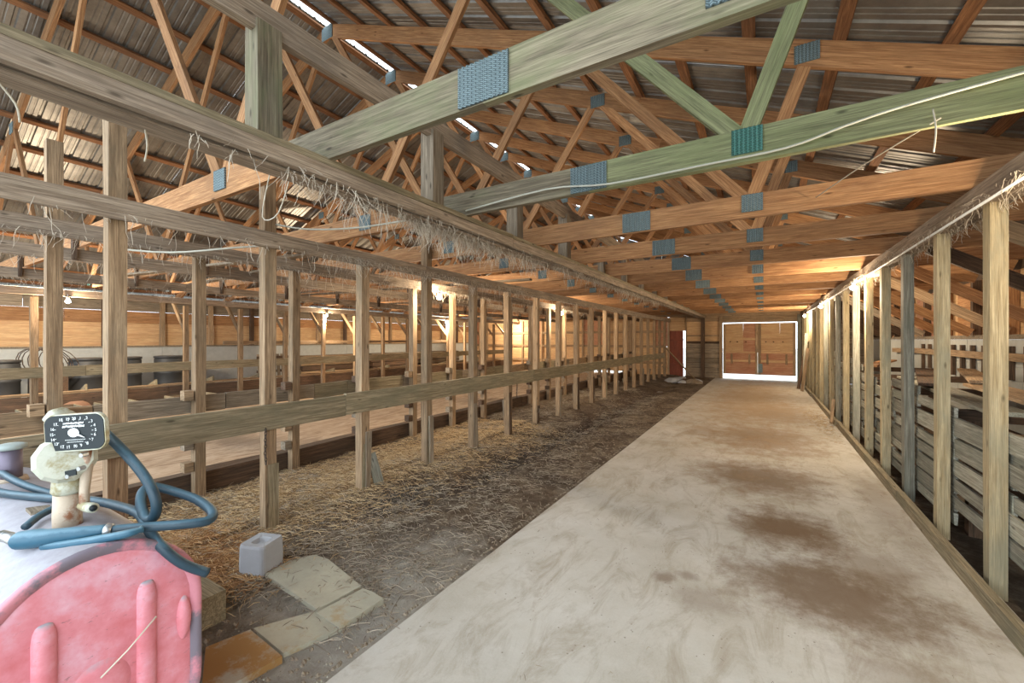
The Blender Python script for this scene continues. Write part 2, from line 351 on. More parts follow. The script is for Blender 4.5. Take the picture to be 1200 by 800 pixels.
# ---- roof: ribbed sheets and purlins
ce = thing('ceiling', (RX, 8, 2.6), kind='structure')
SW = .915
def sheet_mesh(side):
    prof = []
    for k in range(4):
        s = k*.22875
        prof += [(s, 0), (s+.012, .019), (s+.036, .019), (s+.048, 0), (s+.108, .0), (s+.114, .005), (s+.124, .005), (s+.130, 0), (s+.165, 0), (s+.171, .005), (s+.181, .005), (s+.187, 0)]
    prof.append((SW, 0)); vs = []; fs = []
    L = 9.05
    for i in range(5):
        t = i/4*L
        for (s, z) in prof: vs.append((side*t, s, z-.41*t+R.uniform(-.001, .001)))
    n = len(prof)
    for i in range(4):
        for k in range(n-1): 
            f = (i*n+k, i*n+k+1, (i+1)*n+k+1, (i+1)*n+k); fs.append(f if side < 0 else tuple(reversed(f)))
    me = bpy.data.meshes.new('roof_sheet'); me.from_pydata(vs, [], fs); me.materials.append(M['roof']); me.update(); return me
PZ = .045
for side in (1, -1):
    me = sheet_mesh(side)
    for k in range(22):
        o = bpy.data.objects.new('roof_sheet', me)
        xs = RX+side*.075
        link(o, ce, Matrix.Translation((xs, Y0+.1+k*SW*.999, zroof(xs)+PZ+.004+R.uniform(0, .004))))
    for k in range(16):
        x = RX+side*(.13+k*.585)
        if side > 0 and x > XR+.35: continue
        z = zroof(x)+PZ/2
        board('purlin', (x, Y0, z), (x, YF+.1, z), .085, PZ-.006, 'purlin', ce, jit=.003, up=(side*.38, 0, .925))
# ridge battens left and right of the open slit
# ---- left wall
wl = thing('wall_left', (XL, 8, 0), kind='structure')
def wall_run(parent, x, y0, y1, thick, z0, z1, material, step, name, sgn=1, tiltj=.0):
    y = y0
    while y < y1-.05:
        e = min(y+step*R.uniform(.97, 1.0), y1)
        dx = R.uniform(0, .012)*sgn
        board(name, (x+dx, y+.004, (z0+z1)/2), (x+dx, e-.004, (z0+z1)/2), thick, z1-z0, material, parent, jit=.001); y = e
wall_run(wl, XL, Y0, YF, .20, 0, 1.36, 'concrete_wall', 6, 'concrete_base')
box('sill_plate', XL-.05, XL+.14, Y0, YF, 1.36, 1.40, 'grey', wl)
wall_run(wl, XL, Y0, YF, .02, 1.40, 2.0, 'ply', 2.44, 'plywood_panel')
wall_run(wl, XL+.03, Y0, YF, .04, 1.98, 2.28, 'truss', 4.2, 'wide_board')
wall_run(wl, XL+.02, Y0, YF, .03, 2.285, 2.54, 'grey', 3.6, 'grey_board')
for ya, yb in ((1.6, 4.6), (5.3, 9.5), (9.9, YF)): wall_run(wl, XL-.02, ya, yb, .03, 2.50, 2.72, 'dark', 2.2, 'eave_board')
for k in range(17):
    y = .2+k*1.15; board('wall_post', (XL+.09, y, 1.40), (XL+.09, y, 2.56), .10, .10, 'post' if k % 3 else 'dark', wl)
# ---- right wall
wr = thing('wall_right', (XR, 8, 0), kind='structure')
for r in range(8):      # courses of painted blocks
    y = Y0-(.2 if r % 2 else 0)
    while y < YF:
        e = y+.40
        if y > 1.4 and y < 13: box('wall_block', XR+R.uniform(-.003, .003), XR+.2, y+.004, e-.004, r*.195+.003, r*.195+.19, 'concrete_wall', wr)
        y = e
box('block_core', XR+.012, XR+.19, Y0, YF, 0, 1.555, 'concrete_wall', wr)
box('sill_plate', XR-.02, XR+.2, Y0, YF, 1.556, 1.625, 'grey', wr); box('eave_board', XR+.14, XR+.17, Y0, YF, 2.5, 2.78, 'dark', wr)
y = Y0; k = 0
while y < YF-.1:
    e = min(y+1.22, YF)
    board('plywood_panel', (XR+.12, y+.004, 2.08), (XR+.12, e-.004, 2.08), .02, .94, ('ply', 'truss', 'ply', 'ply_red')[k % 4], wr); y = e; k += 1
for k in range(17):
    y = .27+k*1.22; board('wall_post', (XR+.05, y, 1.60), (XR+.05, y, 2.54), .10, .10, 'truss' if k % 2 else 'dark', wr)
# battens and rail fixed to the block wall
for k in range(26):
    y = 1.9+k*.42; board('batten', (XR-.03, y, .95+R.uniform(-.1, .1)), (XR-.03, y, 1.46), .05, .07, 'dark', wr)
for k in range(7): board('wall_rail', (XR-.07, 1.8+k*1.85, 1.30), (XR-.07, 3.6+k*1.85, 1.30+R.uniform(-.02, .02)), .03, .11, 'post', wr)
# ---- far wall with its doors
wf = thing('wall_far', (-4, YF, 0), kind='structure')
DX0, DX1, DZ = -1.42, 1.06, 2.20
def xw(u): xc = (u-600)/F; return YF*(-SN+xc*CS)/(CS+xc*SN)
# lower boards + upper plywood between the side door and the main doors
box('backing_board', -2.8, DX0-.04, YF+.04, YF+.06, -.02, 2.7, 'dark', wf); box('backing_board', DX1+.08, XR+.15, YF+.04, YF+.06, -.02, 2.7, 'dark', wf)
for r in range(7): board('wall_board', (-2.78, YF, .1+r*.20), (DX0-.06, YF, .1+r*.20), .03, .185, 'grey', wf)
board('plywood_panel', (-2.78, YF+.02, 1.90), (-2.1, YF+.02, 1.90), .02, .82, 'ply', wf); board('plywood_panel', (-2.1, YF+.02, 1.90), (DX0-.06, YF+.02, 1.90), .02, .82, 'ply', wf); board('upper_board', (-2.78, YF, 2.42), (DX0-.06, YF, 2.42), .03, .2, 'post', wf)
board('cross_board', (-2.78, YF-.03, 1.72), (DX0-.06, YF-.03, 1.72), .03, .06, 'post', wf)
board('dark_post', (-2.15, YF-.08, 0), (-2.15, YF-.08, 2.5), .14, .14, 'dark', wf)
board('door_post', (DX0-.06, YF-.05, 0), (DX0-.06, YF-.05, 2.5), .12, .12, 'post', wf)
board('door_post', (DX1+.07, YF-.05, 0), (DX1+.07, YF-.05, 2.5), .12, .12, 'slatgrey', wf)
board('door_header', (DX0-.1, YF, 2.37), (DX1+.1, YF, 2.37), .06, .28, 'post', wf)
for r in range(12): board('wall_board', (DX1+.13, YF, .1+r*.20), (XR+.1, YF, .1+r*.20), .03, .185, 'grey', wf)
# left of the side door: plywood panels, bottom raised over the big sliding door opening
x = XL
k = 0
while x < -3.6:
    e = min(x+1.1, -3.55); z0 = .13 if (-9.9 < (x+e)/2 < -5.0) else 0
    board('plywood_panel', (x+.006, YF, (z0+1.25)/2), (e-.006, YF, (z0+1.25)/2), .02, 1.25-z0, 'ply', wf)
    board('plywood_panel', (x+.006, YF, 1.90), (e-.006, YF, 1.90), .02, 1.28, 'ply' if k % 3 else 'ply_red', wf)
    board('wall_stud', (x, YF-.06, z0), (x, YF-.06, 2.54), .09, .045, 'post', wf); x = e; k += 1
for z in (.55, 1.26, 1.9): board('girt', (XL+.1, YF-.05, z), (-3.6, YF-.05, z), .04, .10, 'post', wf)
board('top_plate', (XL, YF-.04, 2.57), (XR, YF-.04, 2.57), .09, .12, 'post', wf)
board('side_door_frame', (-3.50, YF-.04, 0), (-3.50, YF-.04, 2.5), .08, .08, 'post', wf)
board('side_door_frame', (-2.80, YF-.04, 0), (-2.80, YF-.04, 2.5), .04, .08, 'post', wf)
board('side_door_frame', (-3.46, YF, 2.23), (-2.8, YF, 2.23), .04, .6, 'ply', wf)
# gable above: vertical ribbed sheets
x = XL
while x < XR:
    e = x+.85; zc = (zroof(x)+zroof(e))/2; zt0 = zroof(x); zt1 = zroof(e)
    vs = [(x+.003, YF+.05, 2.63), (e-.003, YF+.05, 2.63), (e-.003, YF+.05, max(2.66, zt1)), (x+.003, YF+.05, max(2.66, zt0))]
    vs += [(a, b_+.02, c) for a, b_, c in vs]
    local('gable_sheet', vs, [(0, 1, 2, 3), (7, 6, 5, 4), (0, 4, 5, 1), (1, 5, 6, 2), (2, 6, 7, 3), (3, 7, 4, 0)], 'roof', wf); x = e
# main double doors
for n, (a, e) in enumerate(((DX0+.022, (DX0+DX1)/2-.002), ((DX0+DX1)/2+.002, DX1-.025))):
    d = thing('door_%d' % (n+1), ((a+e)/2, YF, 0), kind='structure')
    z0, z1 = .19, DZ-.0
    s = 1 if n == 0 else -1; w = e-a
    board('leaf_panel', (a, YF, (z0+1.055)/2), (e, YF, (z0+1.055)/2), .022, 1.055-z0, 'ply_red', d); board('centre_batten', (a, YF-.03, 1.055), (e, YF-.03, 1.055), .02, .05, 'ply', d)
    board('leaf_panel', (a, YF, (1.052+z1)/2), (a+w*.58, YF, (1.06+z1)/2), .02, z1-1.05, 'ply', d)
    board('leaf_panel', (a+w*.58, YF, (1.06+z1)/2), (e, YF, (1.06+z1)/2), .021, z1-1.06, 'ply_red' if n == 0 else 'ply', d)
    for z in (.72, 1.58): board('cross_batten', (a, YF-.03, z), (e, YF-.03, z), .03, .09, 'ply', d)
    for xx in (a+.04, e-.05): board('stile', (xx, YF-.045, z0), (xx, YF-.045, z1), .09, .025, 'post', d, up=(0, 1, 0))
    for xx in (a+.3, e-.3): board('brace_block', (xx, YF-.045, .60), (xx, YF-.045, 1.0), .07, .02, 'post', d, up=(0, 1, 0))
    for xx in (a+.25, a+.5, a+.8): board('peg', (xx, YF-.02, 1.47), (xx, YF-.09, 1.47), .04, .04, 'dark', d)
    if n == 0: board('door_latch', (e-.02, YF-.07, .25), (e-.02, YF-.07, 1.05), .03, .03, 'chrome', d)
    else: box('latch_plate', a-.02, a+.14, YF-.075, YF-.06, .28, .62, 'galv', d)
d3 = thing('door_3', (-3.15, YF, 0), kind='structure')
for k in range(4): board('door_plank', (-3.46+k*.137+.068, YF-.02, .0), (-3.46+k*.137+.068, YF-.02, 1.93), .136, .025, 'red', d3, up=(0, 1, 0))
board('ledge', (-3.44, YF-.05, 1.55), (-2.9, YF-.05, 1.55), .03, .1, 'red', d3); board('ledge', (-3.44, YF-.05, .5), (-2.9, YF-.05, .5), .03, .1, 'red', d3)
# ================================================================ TRUSSES
def zt(x): return zroof(x)-.10                     # centre line of the top chord
def plate(name, x, y, z, w, h, mt, par, ang=0):
    """toothed metal plate: ribbed face on the near side of the timber"""
    n = max(6, int(w/.011)); n += n % 2; vs = []; fs = []
    for i in range(n+1):
        t = -w/2+w*i/n
        d_ = .011 if i % 2 == 0 else .002
        vs += [(t, 0, -h/2), (t, 0, h/2), (t, -d_, -h/2), (t, -d_, h/2)]
    for i in range(n):
        a = 4*i; b_ = a+4
        fs += [(a+2, b_+2, b_+3, a+3), (a, a+1, b_+1, b_), (a, b_, b_+2, a+2), (a+1, a+3, b_+3, b_+1)]
    fs += [(0, 2, 3, 1), (4*n, 4*n+1, 4*n+3, 4*n+2)]
    return mesh_obj(name, vs, fs, mt, par, Matrix.Translation((x, y, z)) @ Matrix.Rotation(-ang, 4, 'Y'))
CB = 2.535; CH = .185
def make_truss(y, label, style):
    t = thing('roof_truss', (RX, y, CB), label, 'roof truss', 'roof trusses spanning the barn')
    ms = {'green': 'green_lit_brown', 'green2': 'green_lit', 'tan': 'truss'}[style]
    zc = CB+CH/2; jx = -1.0
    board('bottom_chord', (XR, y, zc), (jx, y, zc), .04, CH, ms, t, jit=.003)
    if style[0] == 'g': board('bottom_chord', (jx-.002, y, zc), (-2.45, y, zc), .04, CH, 'green_lit_brown', t, jit=.003); jx2 = -2.45  # lumber colour changes where the painted green light ends
    else: jx2 = jx
    board('bottom_chord', (jx2-.002, y, zc), (-7.0, y, zc), .04, CH, 'truss', t, jit=.003)
    board('bottom_chord', (-7.004, y, zc), (-10.75, y, zc), .04, CH, 'truss', t, jit=.003)
    for s in (1, -1):
        e = RX+s*8.55; mm = 'truss'
        m1 = RX+s*4.2
        board('top_chord', (RX+s*.01, y, zt(RX)), (m1, y, zt(m1)), .04, CH, mm, t, jit=.003)
        board('top_chord', (m1+s*.003, y, zt(m1)), (e, y, zt(e)), .04, CH, mm, t, jit=.003)
        B1, T1, T2, B2 = RX+s*5.42, RX+s*5.78, RX+s*3.7, RX+s*2.3
        zb = CB+CH-.03
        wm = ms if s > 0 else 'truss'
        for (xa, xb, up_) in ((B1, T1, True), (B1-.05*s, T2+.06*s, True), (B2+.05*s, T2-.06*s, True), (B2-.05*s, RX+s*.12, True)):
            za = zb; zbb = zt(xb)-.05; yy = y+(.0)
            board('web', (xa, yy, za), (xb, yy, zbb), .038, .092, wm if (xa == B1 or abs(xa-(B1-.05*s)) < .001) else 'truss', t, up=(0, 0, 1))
        for (x, z, w, h) in ((B1, CB+CH*.62, .15, .14), (B2, CB+CH*.62, .15, .14), (T1, zt(T1), .16, .14), (T2, zt(T2)-.01, .18, .15)):
            plate('gusset_plate', x, y-.021, z, w, h, 'galv_teal' if (style == 'green2' and x == B1) else 'galv', t)
    plate('splice_plate', jx, y-.021, zc, .25, CH-.012, 'galv', t); plate('ridge_plate', RX, y-.021, zt(RX)-.03, .24, .2, 'galv', t)
    return t
TY = [1.45+1.22*k for k in range(14)]
ordn = ['', '', '', 'fourth', 'fifth', 'sixth', 'seventh', 'eighth', 'ninth', 'tenth', 'eleventh', 'twelfth', 'thirteenth', 'last']
make_truss(TY[0], 'nearest wooden roof truss, brown chord with painted-in green light and large blue-grey splice plate', 'green')
make_truss(TY[1], 'second roof truss, chord with painted-in green light, pale cable along it and teal plate', 'green2')
t3 = make_truss(TY[2], 'third roof truss, clean orange lumber chord behind the green-lit one', 'tan')
for k in range(3, 14):
    c = copy_tree(t3, None, Matrix.Translation((RX, TY[k], CB)))
    c['label'] = ('%s orange lumber roof truss counted from the near end' % ordn[k]) if k < 13 else 'last orange lumber roof truss, nearest the far double doors'
# ================================================================ hanging straw helper
def strands(name, parent, pts, n, lmin, lmax, material, spread=.05, r=.0022):
    vs = []; fs = []
    for _ in range(n):
        a, b_ = R.choice(pts); t = R.random(); p = Vector(a).lerp(Vector(b_), t)+Vector((R.uniform(-spread, spread), 0, R.uniform(-.01, .02)))
        L = lmin+(lmax-lmin)*R.random()**3; seg = 4
        d = Vector((R.uniform(-.6, .6), R.uniform(-.6, .6), -1)).normalized() if R.random() < .62 else Vector((R.uniform(-1, 1), R.uniform(-1, 1), R.uniform(-.3, .25))).normalized()
        k0 = len(vs); q = p.copy()
        for i in range(seg+1):
            rr = r*(1-.5*i/seg)
            vs += [q+Vector((rr, 0, 0)), q+Vector((-rr*.5, rr*.9, 0)), q+Vector((-rr*.5, -rr*.9, 0))]
            d = (d+Vector((R.uniform(-.4, .4), R.uniform(-.4, .4), R.uniform(-.35, .1)))).normalized(); q = q+d*L/seg
        for i in range(seg):
            for k in range(3):
                a0 = k0+3*i+k; a1 = k0+3*i+(k+1) % 3; fs.append((a0, a1, a1+3, a0+3))
    return tag(local(name, vs, fs, material, parent), kind='stuff')
# ================================================================ HANGING BEAM (long, in front)
hb = thing('hanging_beam', (-2.12, 8, 2.38), 'long dusty double beam hung under the trusses beside the aisle', 'beam')
y = Y0
for i, e in enumerate((3.4, 8.2, 13.0, YF-.05)):
    board('face_board', (-2.05, y, 2.465), (-2.05, e-.004, 2.465), .04, .078, 'beam', hb, jit=.004)
    board('top_board', (-2.135, y, 2.523), (-2.135, e-.004, 2.523), .212, .036, 'rail', hb, jit=.004)
    board('back_board', (-2.18, y, 2.462), (-2.18, e-.004, 2.462), .125, .082, 'beam', hb, jit=.004); y = e
board('groove_shade_strip', (-2.094, Y0, 2.485), (-2.094, YF-.05, 2.485), .045, .03, 'dark', hb)  # dark strip standing for the shade inside the groove
for k in range(13): board('hanger_post', (-2.14+.0, TY[k]-.28 if k else 1.15, 2.5), (-2.14, TY[k]-.28 if k else 1.15, 3.10), .12, .12, 'green_lit_brown' if k == 0 else 'grey', hb) if k < 4 else board('hanger_post', (-2.14, TY[k]-.1, 2.5), (-2.14, TY[k]-.1, 2.98), .09, .09, 'grey', hb)
board('upper_runner', (-2.12, Y0, 3.13), (-2.12, 6.0, 3.13), .045, .14, 'beam', hb); board('upper_runner', (-2.12, 6.0, 3.13), (-2.12, 16, 3.13), .045, .14, 'beam', hb)
strands('hanging_straw', hb, [((-2.10, 1.2, 2.39), (-2.10, 10, 2.39)), ((-2.05, .8, 2.41), (-2.05, 12, 2.41)), ((-2.18, 1.6, 2.40), (-2.18, 4.2, 2.40)), ((-2.18, 2.2, 2.40), (-2.18, 3.4, 2.40))], 2600, .03, .24, 'straw_pale')
# long wide orange brace boards crossing the webs at the left
# ================================================================ STALL ROWS
def stall_row(x, ys, label, name, ztop, zr0, zr1, pm, beam_z, beam_y=(Y0, YF-.1), first_tall=None, railx=.07, z0=0, foot=True, pw=.10):
    t = thing(name, (x, 8, 0), label, 'stall partition')
    for i, y in enumerate(ys):
        top = ztop+R.uniform(-.02, .01); pj = R.uniform(-.006, .006)
        if first_tall and i in first_tall: top = first_tall[i]
        board('post', (x+pj, y, z0), (x+R.uniform(-.012, .012), y+R.uniform(-.015, .015), top), pw, pw, pm, t, jit=.004)
    y = beam_y[0]; i = 0
    while y < beam_y[1]-.1:
        e = min(y+4.9, beam_y[1]); o = R.uniform(-.004, .004)
        board('head_beam', (x+.075, y, beam_z+o), (x+.075, e-.003, beam_z+o), .045, .125, 'beam', t, jit=.005); y = e
    if zr1:
        y = beam_y[0]; i = 0
        while y < beam_y[1]-1.6:
            e = min(y+3.8, beam_y[1]-1.2); zc = (zr0+zr1)/2
            board('rail', (x+railx, y, zc+R.uniform(-.006, .006)), (x+railx, e-.004, zc+R.uniform(-.006, .006)), .04, zr1-zr0, 'rail', t, jit=.004); y = e
    return t
YS = [.97+.945*k for k in range(19)]
r1 = stall_row(-3.5, YS, 'near row of tan stall posts with a wide waist-high rail', 'stall_row', 2.30, .83, 1.03, 'post', 2.355, pw=.092, first_tall={0: 3.12, 1: 2.95, 3: 2.9}, z0=.0)
for y_ in YS:
    if y_ > 2: # kicked splinters and scab boards at the foot of the posts
        zt_ = R.uniform(.25, .7)
        board('scab_board', (-3.5+R.choice((-.055, .06)), y_+R.uniform(-.03, .07), .0), (-3.5+R.choice((-.06, .06)), y_+R.uniform(-.03, .05), zt_), .022, R.uniform(.05, .09), 'grey', r1, jit=.008)
for y_ in YS[1:12]: board('foot_cladding', (-3.5+.052, y_+R.uniform(-.02, .02), 0), (-3.5+.05, y_+R.uniform(-.02, .02), R.uniform(.35, .78)), .012, .075, R.choice(('grey', 'dark', 'rail')), r1, jit=.009)
board('scab_board', (-3.42, 3.02, .02), (-3.46, 2.93, .38), .03, .09, 'slatgrey', r1, jit=.012)
strands('hanging_straw', r1, [((-3.42, .6, 2.31), (-3.42, 14, 2.31)), ((-3.42, 2.4, 2.34), (-3.42, 6, 2.34))], 2200, .03, .2, 'straw_pale')
YS2 = [.94+.965*k for k in range(18)]
r2 = stall_row(-4.7, YS2, 'second row of stall posts beyond the straw bed, with low manger boards', 'stall_row', 2.42, 0, 0, 'post', 2.40, z0=.0, pw=.088, first_tall={0: 3.08})
y = Y0; i = 0
while y < 16.5:
    e = y+R.choice((.62, .9, .48, 1.0)); board('manger_board', (-4.79, y+.004, .915+R.uniform(-.01, .01)), (-4.79, e-.004, .915), .04, .17+R.uniform(-.01, .01), R.choice(('rail', 'post', 'grey')), r2); y = e
for y_ in YS2:
    for z_ in (.34, .55, 1.02): board('cleat', (-4.70, y_-.13, z_), (-4.70, y_-.055, z_), .09, .09, R.choice(('dark', 'grey', 'post')), r2)
y = Y0
while y < YF-.5:
    e = min(y+3.2, YF-.3); board('foot_timber', (-4.86, y, .13), (-4.86, e-.01, .13), .16, .22, 'dark', r2, jit=.01); y = e
strands('hanging_straw', r2, [((-4.6, .4, 2.35), (-4.6, 12, 2.35))], 1600, .03, .2, 'straw_pale')
YS3 = [1.97+1.125*k for k in range(15)]
r3 = stall_row(-11.0, YS3, 'farthest row of stall posts, on the other side of the wide alley', 'stall_row', 2.30, .88, 1.07, 'post', 2.40, z0=.02, pw=.09)
for i in range(len(YS3)):
    if i >= 2: board('knee_brace', (-11.04, YS3[i], 1.75), (-11.75, YS3[i], 2.52), .04, .09, 'post', r3)
board('mid_rail', (-11.06, 5.0, 1.48), (-11.06, 13.5, 1.50), .04, .08, 'post', r3)
for a, e in ((Y0, 4.0), (4.0, 9.0), (9.0, 14.0), (14.0, 18.6)):
    board('manger_ledge', (-11.35, a, .55), (-11.35, e-.004, .55), .20, .04, 'post', r3); board('manger_side', (-11.25, a, .30), (-11.25, e-.004, .30), .03, .44, 'dark', r3)
for k in range(14): board('manger_divider', (-11.3, 1.6+k*1.1, .60), (-12.0, 1.7+k*1.1, .45), .03, .18, 'rail', r3)
board('white_conduit', (-11.1, Y0, 2.47), (-11.1, 17.5, 2.47), .022, .022, 'white', r3)
# two more head beams hung with straw over the alley
for x_, lb in ((-6.3, 'straw-hung overhead beam above the near side of the alley'), (-8.6, 'straw-hung overhead beam above the middle of the alley')):
    t = thing('overhead_beam', (x_, 8, 2.38), lb, 'beam'); y = Y0
    while y < YF-.3: 
        e = min(y+4.5, YF-.1); board('beam_length', (x_, y, 2.45), (x_, e-.004, 2.45), .05, .13, 'beam', t, jit=.005); y = e
    for yy in TY: board('hanger', (x_+.045, yy-.05, 2.4), (x_+.045, yy-.05, 2.70), .09, .03, 'dark', t)
    strands('hanging_straw', t, [((x_, .4, 2.39), (x_, 13, 2.39))], 1500, .03, .24, 'straw_pale')
# hay poles laid loose on the beams
for i, (ya, yb, x0_, x1_) in enumerate(((2.2, 2.9, -9.5, -4.3), (3.4, 3.2, -8.8, -5.6), (5.4, 5.9, -9.0, -3.2), (7.9, 8.1, -9.3, -5.5))):
    o = board('loose_board', (x0_, ya, 2.535-.018), (x1_, yb, 2.535-.018), .10, .03, 'grey', None); tag(o, ('nearest', 'second nearest', 'third', 'farthest')[i]+' loose grey board lying across the overhead beams', 'board', 'loose boards on the overhead beams')
# ================================================================ RIGHT STUD ROW
rs = thing('stud_row', (1.21, 8, 0), 'right-hand row of pale studs under a long cobwebbed plate, beside the aisle', 'stall partition')
YR = [1.92+.9*k for k in range(19)]
for i, y_ in enumerate(YR):
    if y_ > YF-.2: continue
    board('stud', (1.215, y_, -.02), (1.215+R.uniform(-.01, .01), y_+R.uniform(-.012, .012), 2.39), .078, .086, 'stud' if i not in (4, 7, 9, 11) else 'slatgrey', rs, jit=.003)
y = Y0
while y < YF-.2:
    e = min(y+4.3, YF-.05); board('top_plate', (1.18, y, 2.46), (1.18, e-.003, 2.46), .045, .14, 'beam', rs, jit=.004); board('plate_cap', (1.24, y, 2.405), (1.24, e-.003, 2.405), .11, .035, 'beam', rs, jit=.004); y = e
y = Y0
for e in (5.35, 5.45+4.0, 14, YF-.4):
    board('kerb_board', (1.115, y, .052), (1.115+(.02 if y > 5 else 0), e-.01, .052), .05, .10, 'rail', rs, jit=.003); y = e
# pallet-board infill between the studs
for i in range(len(YR)-1):
    if YR[i] > 17.5: continue
    y0_, y1_ = YR[i]+.0, YR[i+1]-.0
    z = .24 if i < 3 else .10
    zmax = (1.0, 1.0, .95, 1.1, 1.12, .95, 1.0, 1.15, 1.2, 1.1, 1.25, 1.2, 1.1, 1.2, 1.2, 1.2, 1.2, 1.1)[i]
    while z < zmax-.05:
        w = R.choice((.09, .12, .14, .085))
        dx = 1.285+(.0 if R.random() < .8 else .02)
        if i in (0, 1) and R.random() < .5: dx = 1.285
        board('infill_board', (dx, y0_-.04, z+w/2+R.uniform(-.006, .006)), (dx, y1_+.03, z+w/2+R.uniform(-.006, .006)), .022, w, 'slatgrey', rs, jit=.003)
        z += w+R.choice((.018, .03, .05))
for zz, w in ((.93, .12), (.74, .13), (.44, .13), (.30, .11)):   # offset boards nailed on the nearest stud's aisle side
    board('infill_board', (1.272, 2.05, zz), (1.272, 3.74, zz), .022, w, 'slatgrey', rs)
strands('cobwebbed_straw', rs, [((1.15, 2.0, 2.40), (1.15, 12, 2.40)), ((1.25, 2.0, 2.38), (1.25, 9, 2.38))], 1800, .02, .14, 'straw_pale')
tube('conduit', [(1.13, Y0, 2.375), (1.13, 6, 2.37), (1.13, 17, 2.375)], .009, 'white', rs, seg=6)
for k in range(14):
    y_ = TY[k]
    board('knee_brace', (1.55, y_-.06, 2.56), (XR-.04, y_-.06, 1.66), .04, .14, ('green_lit' if k < 3 else R.choice(('truss', 'grey', 'dark', 'post'))), rs)
# loose planks heaped behind the studs
pl = [((1.45, 4.2, 1.04), (1.75, 8.0, 1.02), .22, 'slatgrey'), ((1.62, 3.1, 1.10), (2.05, 6.6, 1.05), 0.28, 'post'), ((1.95, 2.6, 1.03), (2.5, 6.0, 1.06), .24, 'post'),
      ((2.3, 2.2, 1.05), (2.7, 5.4, 1.03), .20, 'beam'), ((1.5, 6.0, 1.08), (2.3, 9.6, 1.06), .2, 'dark'), ((2.0, 6.4, 1.10), (2.75, 9.4, 1.08), .2, 'post'), ((1.5, 9.0, 1.12), (2.4, 12.2, 1.10), .2, 'truss'),
      ((1.42, 2.5, 1.0), (1.6, 4.4, .86), .12, 'post')]
adj = ['pale grey plank, longest of the heap behind the studs', 'widest weathered plank on the heap behind the studs', 'tan plank next to the widest one on the heap', 'grey-brown plank nearest the block wall', 'dark brown plank farther down the heap', 'tan plank farther down by the block wall', 'orange plank at the far end of the heap', 'short tan plank slanting down behind the nearest stud']
for (a, e, w, mt), lb in zip(pl, adj):
    tag(board('loose_plank', a, e, w, .03, mt, None), lb, 'plank', 'loose planks heaped behind the right studs')
fr = thing('plank_trestle', (2.1, 6, 0), 'rough dark trestle carrying the heap of loose planks behind the studs', 'trestle')
for y_ in (2.9, 4.8, 6.8, 9.0, 11.4):
    board('crossbar', (1.35, y_, .94), (2.9, y_, .94), .07, .09, 'dark', fr)
    for x_ in (1.45, 2.85): board('leg', (x_, y_, -.03), (x_, y_, .9), .08, .08, 'dark', fr)
for z_ in (.25, .5, .72): board('side_board', (1.75, 2.7, z_), (1.75, 11.5, z_), .025, .16, 'dark', fr)
# panel leaning behind the fourth stud
tag(board('grey_sheet', (1.40, 5.15, .0), (1.34, 5.05, .86), .34, .02, 'slatgrey', None, up=(1, 0, 0)), 'tall grey panel leaning behind the third visible stud', 'panel')
# ================================================================ LIGHT BULBS
def bulb(x, y, z, label, p=BULB_W, drop=.10):
    t = thing('bare_bulb', (x, y, z-.05), label, 'light bulb', 'bare bulbs of the barn')
    tube('socket', [(x, y, z+.09), (x, y, z+.075), (x, y, z+.035)], [.022, .026, .020], 'white', t, seg=12)
    tube('glass', [(x, y, z+.035), (x, y, z+.02), (x, y, z), (x, y, z-.02), (x, y, z-.032)], [.014, .028, .040, .030, .004], 'bulb', t, seg=12)
    if z+.12 < 2.39: tube('cord', [(x, y, z+.09), (x, y, 2.39)], .004, 'white', t, seg=5)
    l = bpy.data.lights.new('bulb_light', 'POINT'); l.energy = p; l.color = WARM; l.shadow_soft_size = .05
    lo = bpy.data.objects.new('bulb_light', l); link(lo, t, Matrix.Translation((x-.0, y, z-.10)))
for y_, n in ((2.65, 'bulb under the right plate nearest the camera, past the right picture edge'), (7.3, 'lit bare bulb on the right plate, largest of the three in view'), (11.15, 'middle lit bulb on the right plate'), (15.3, 'farthest lit bulb on the right plate, close to the doors')):
    bulb(1.05, y_, 2.26, n, 32 if y_ < 3 else 85)
for y_, n in ((2.36, 'leftmost lit bulb, above the far stall row'), (7.64, 'second lit bulb from the left above the far stall row'), (13.0, 'third lit bulb from the left above the far stall row'), (17.9, 'farthest lit bulb above the far stall row, by the end wall')):
    bulb(-10.9, y_, 2.25, n, 170)
for y_, n in ((5.0, 'lit bulb tucked behind a post under the straw-hung beam'), (9.7, 'lit bulb over the middle of the second stall row')): bulb(-4.42, y_+.1, 2.22, n, 60)
# ================================================================ CABLES AND TWINE
tag(tube('cable', [(-2.0, TY[1]-.05, 2.56), (-1.3, TY[1]-.045, 2.60), (-.85, TY[1]-.05, 2.55), (-.3, TY[1]-.04, 2.555), (.1, TY[1]-.04, 2.56), (.35, TY[1]-.045, 2.61), (.6, TY[1]-.04, 2.65), (1.2, TY[1]-.04, 2.70)], .006, 'cable', None, seg=6, sub=4), 'pale cable stapled along the green-lit second truss chord', 'cable')
tag(tube('cable', [(-3.45, 1.95, 2.50), (-3.2, 2.1, 2.46), (-2.8, 2.3, 2.47), (-2.25, 2.5, 2.53)], .007, 'cable', None, seg=6, sub=4), 'pale cable sagging from a tall stall post to the hanging beam', 'cable')
tag(tube('cable', [(-4.6, 1.2, 2.30), (-4.2, 1.5, 2.27), (-3.8, 1.8, 2.32), (-3.52, 2.1, 2.38)], .008, 'cable', None, seg=6, sub=4), 'pale cable between the first two stall rows', 'cable')
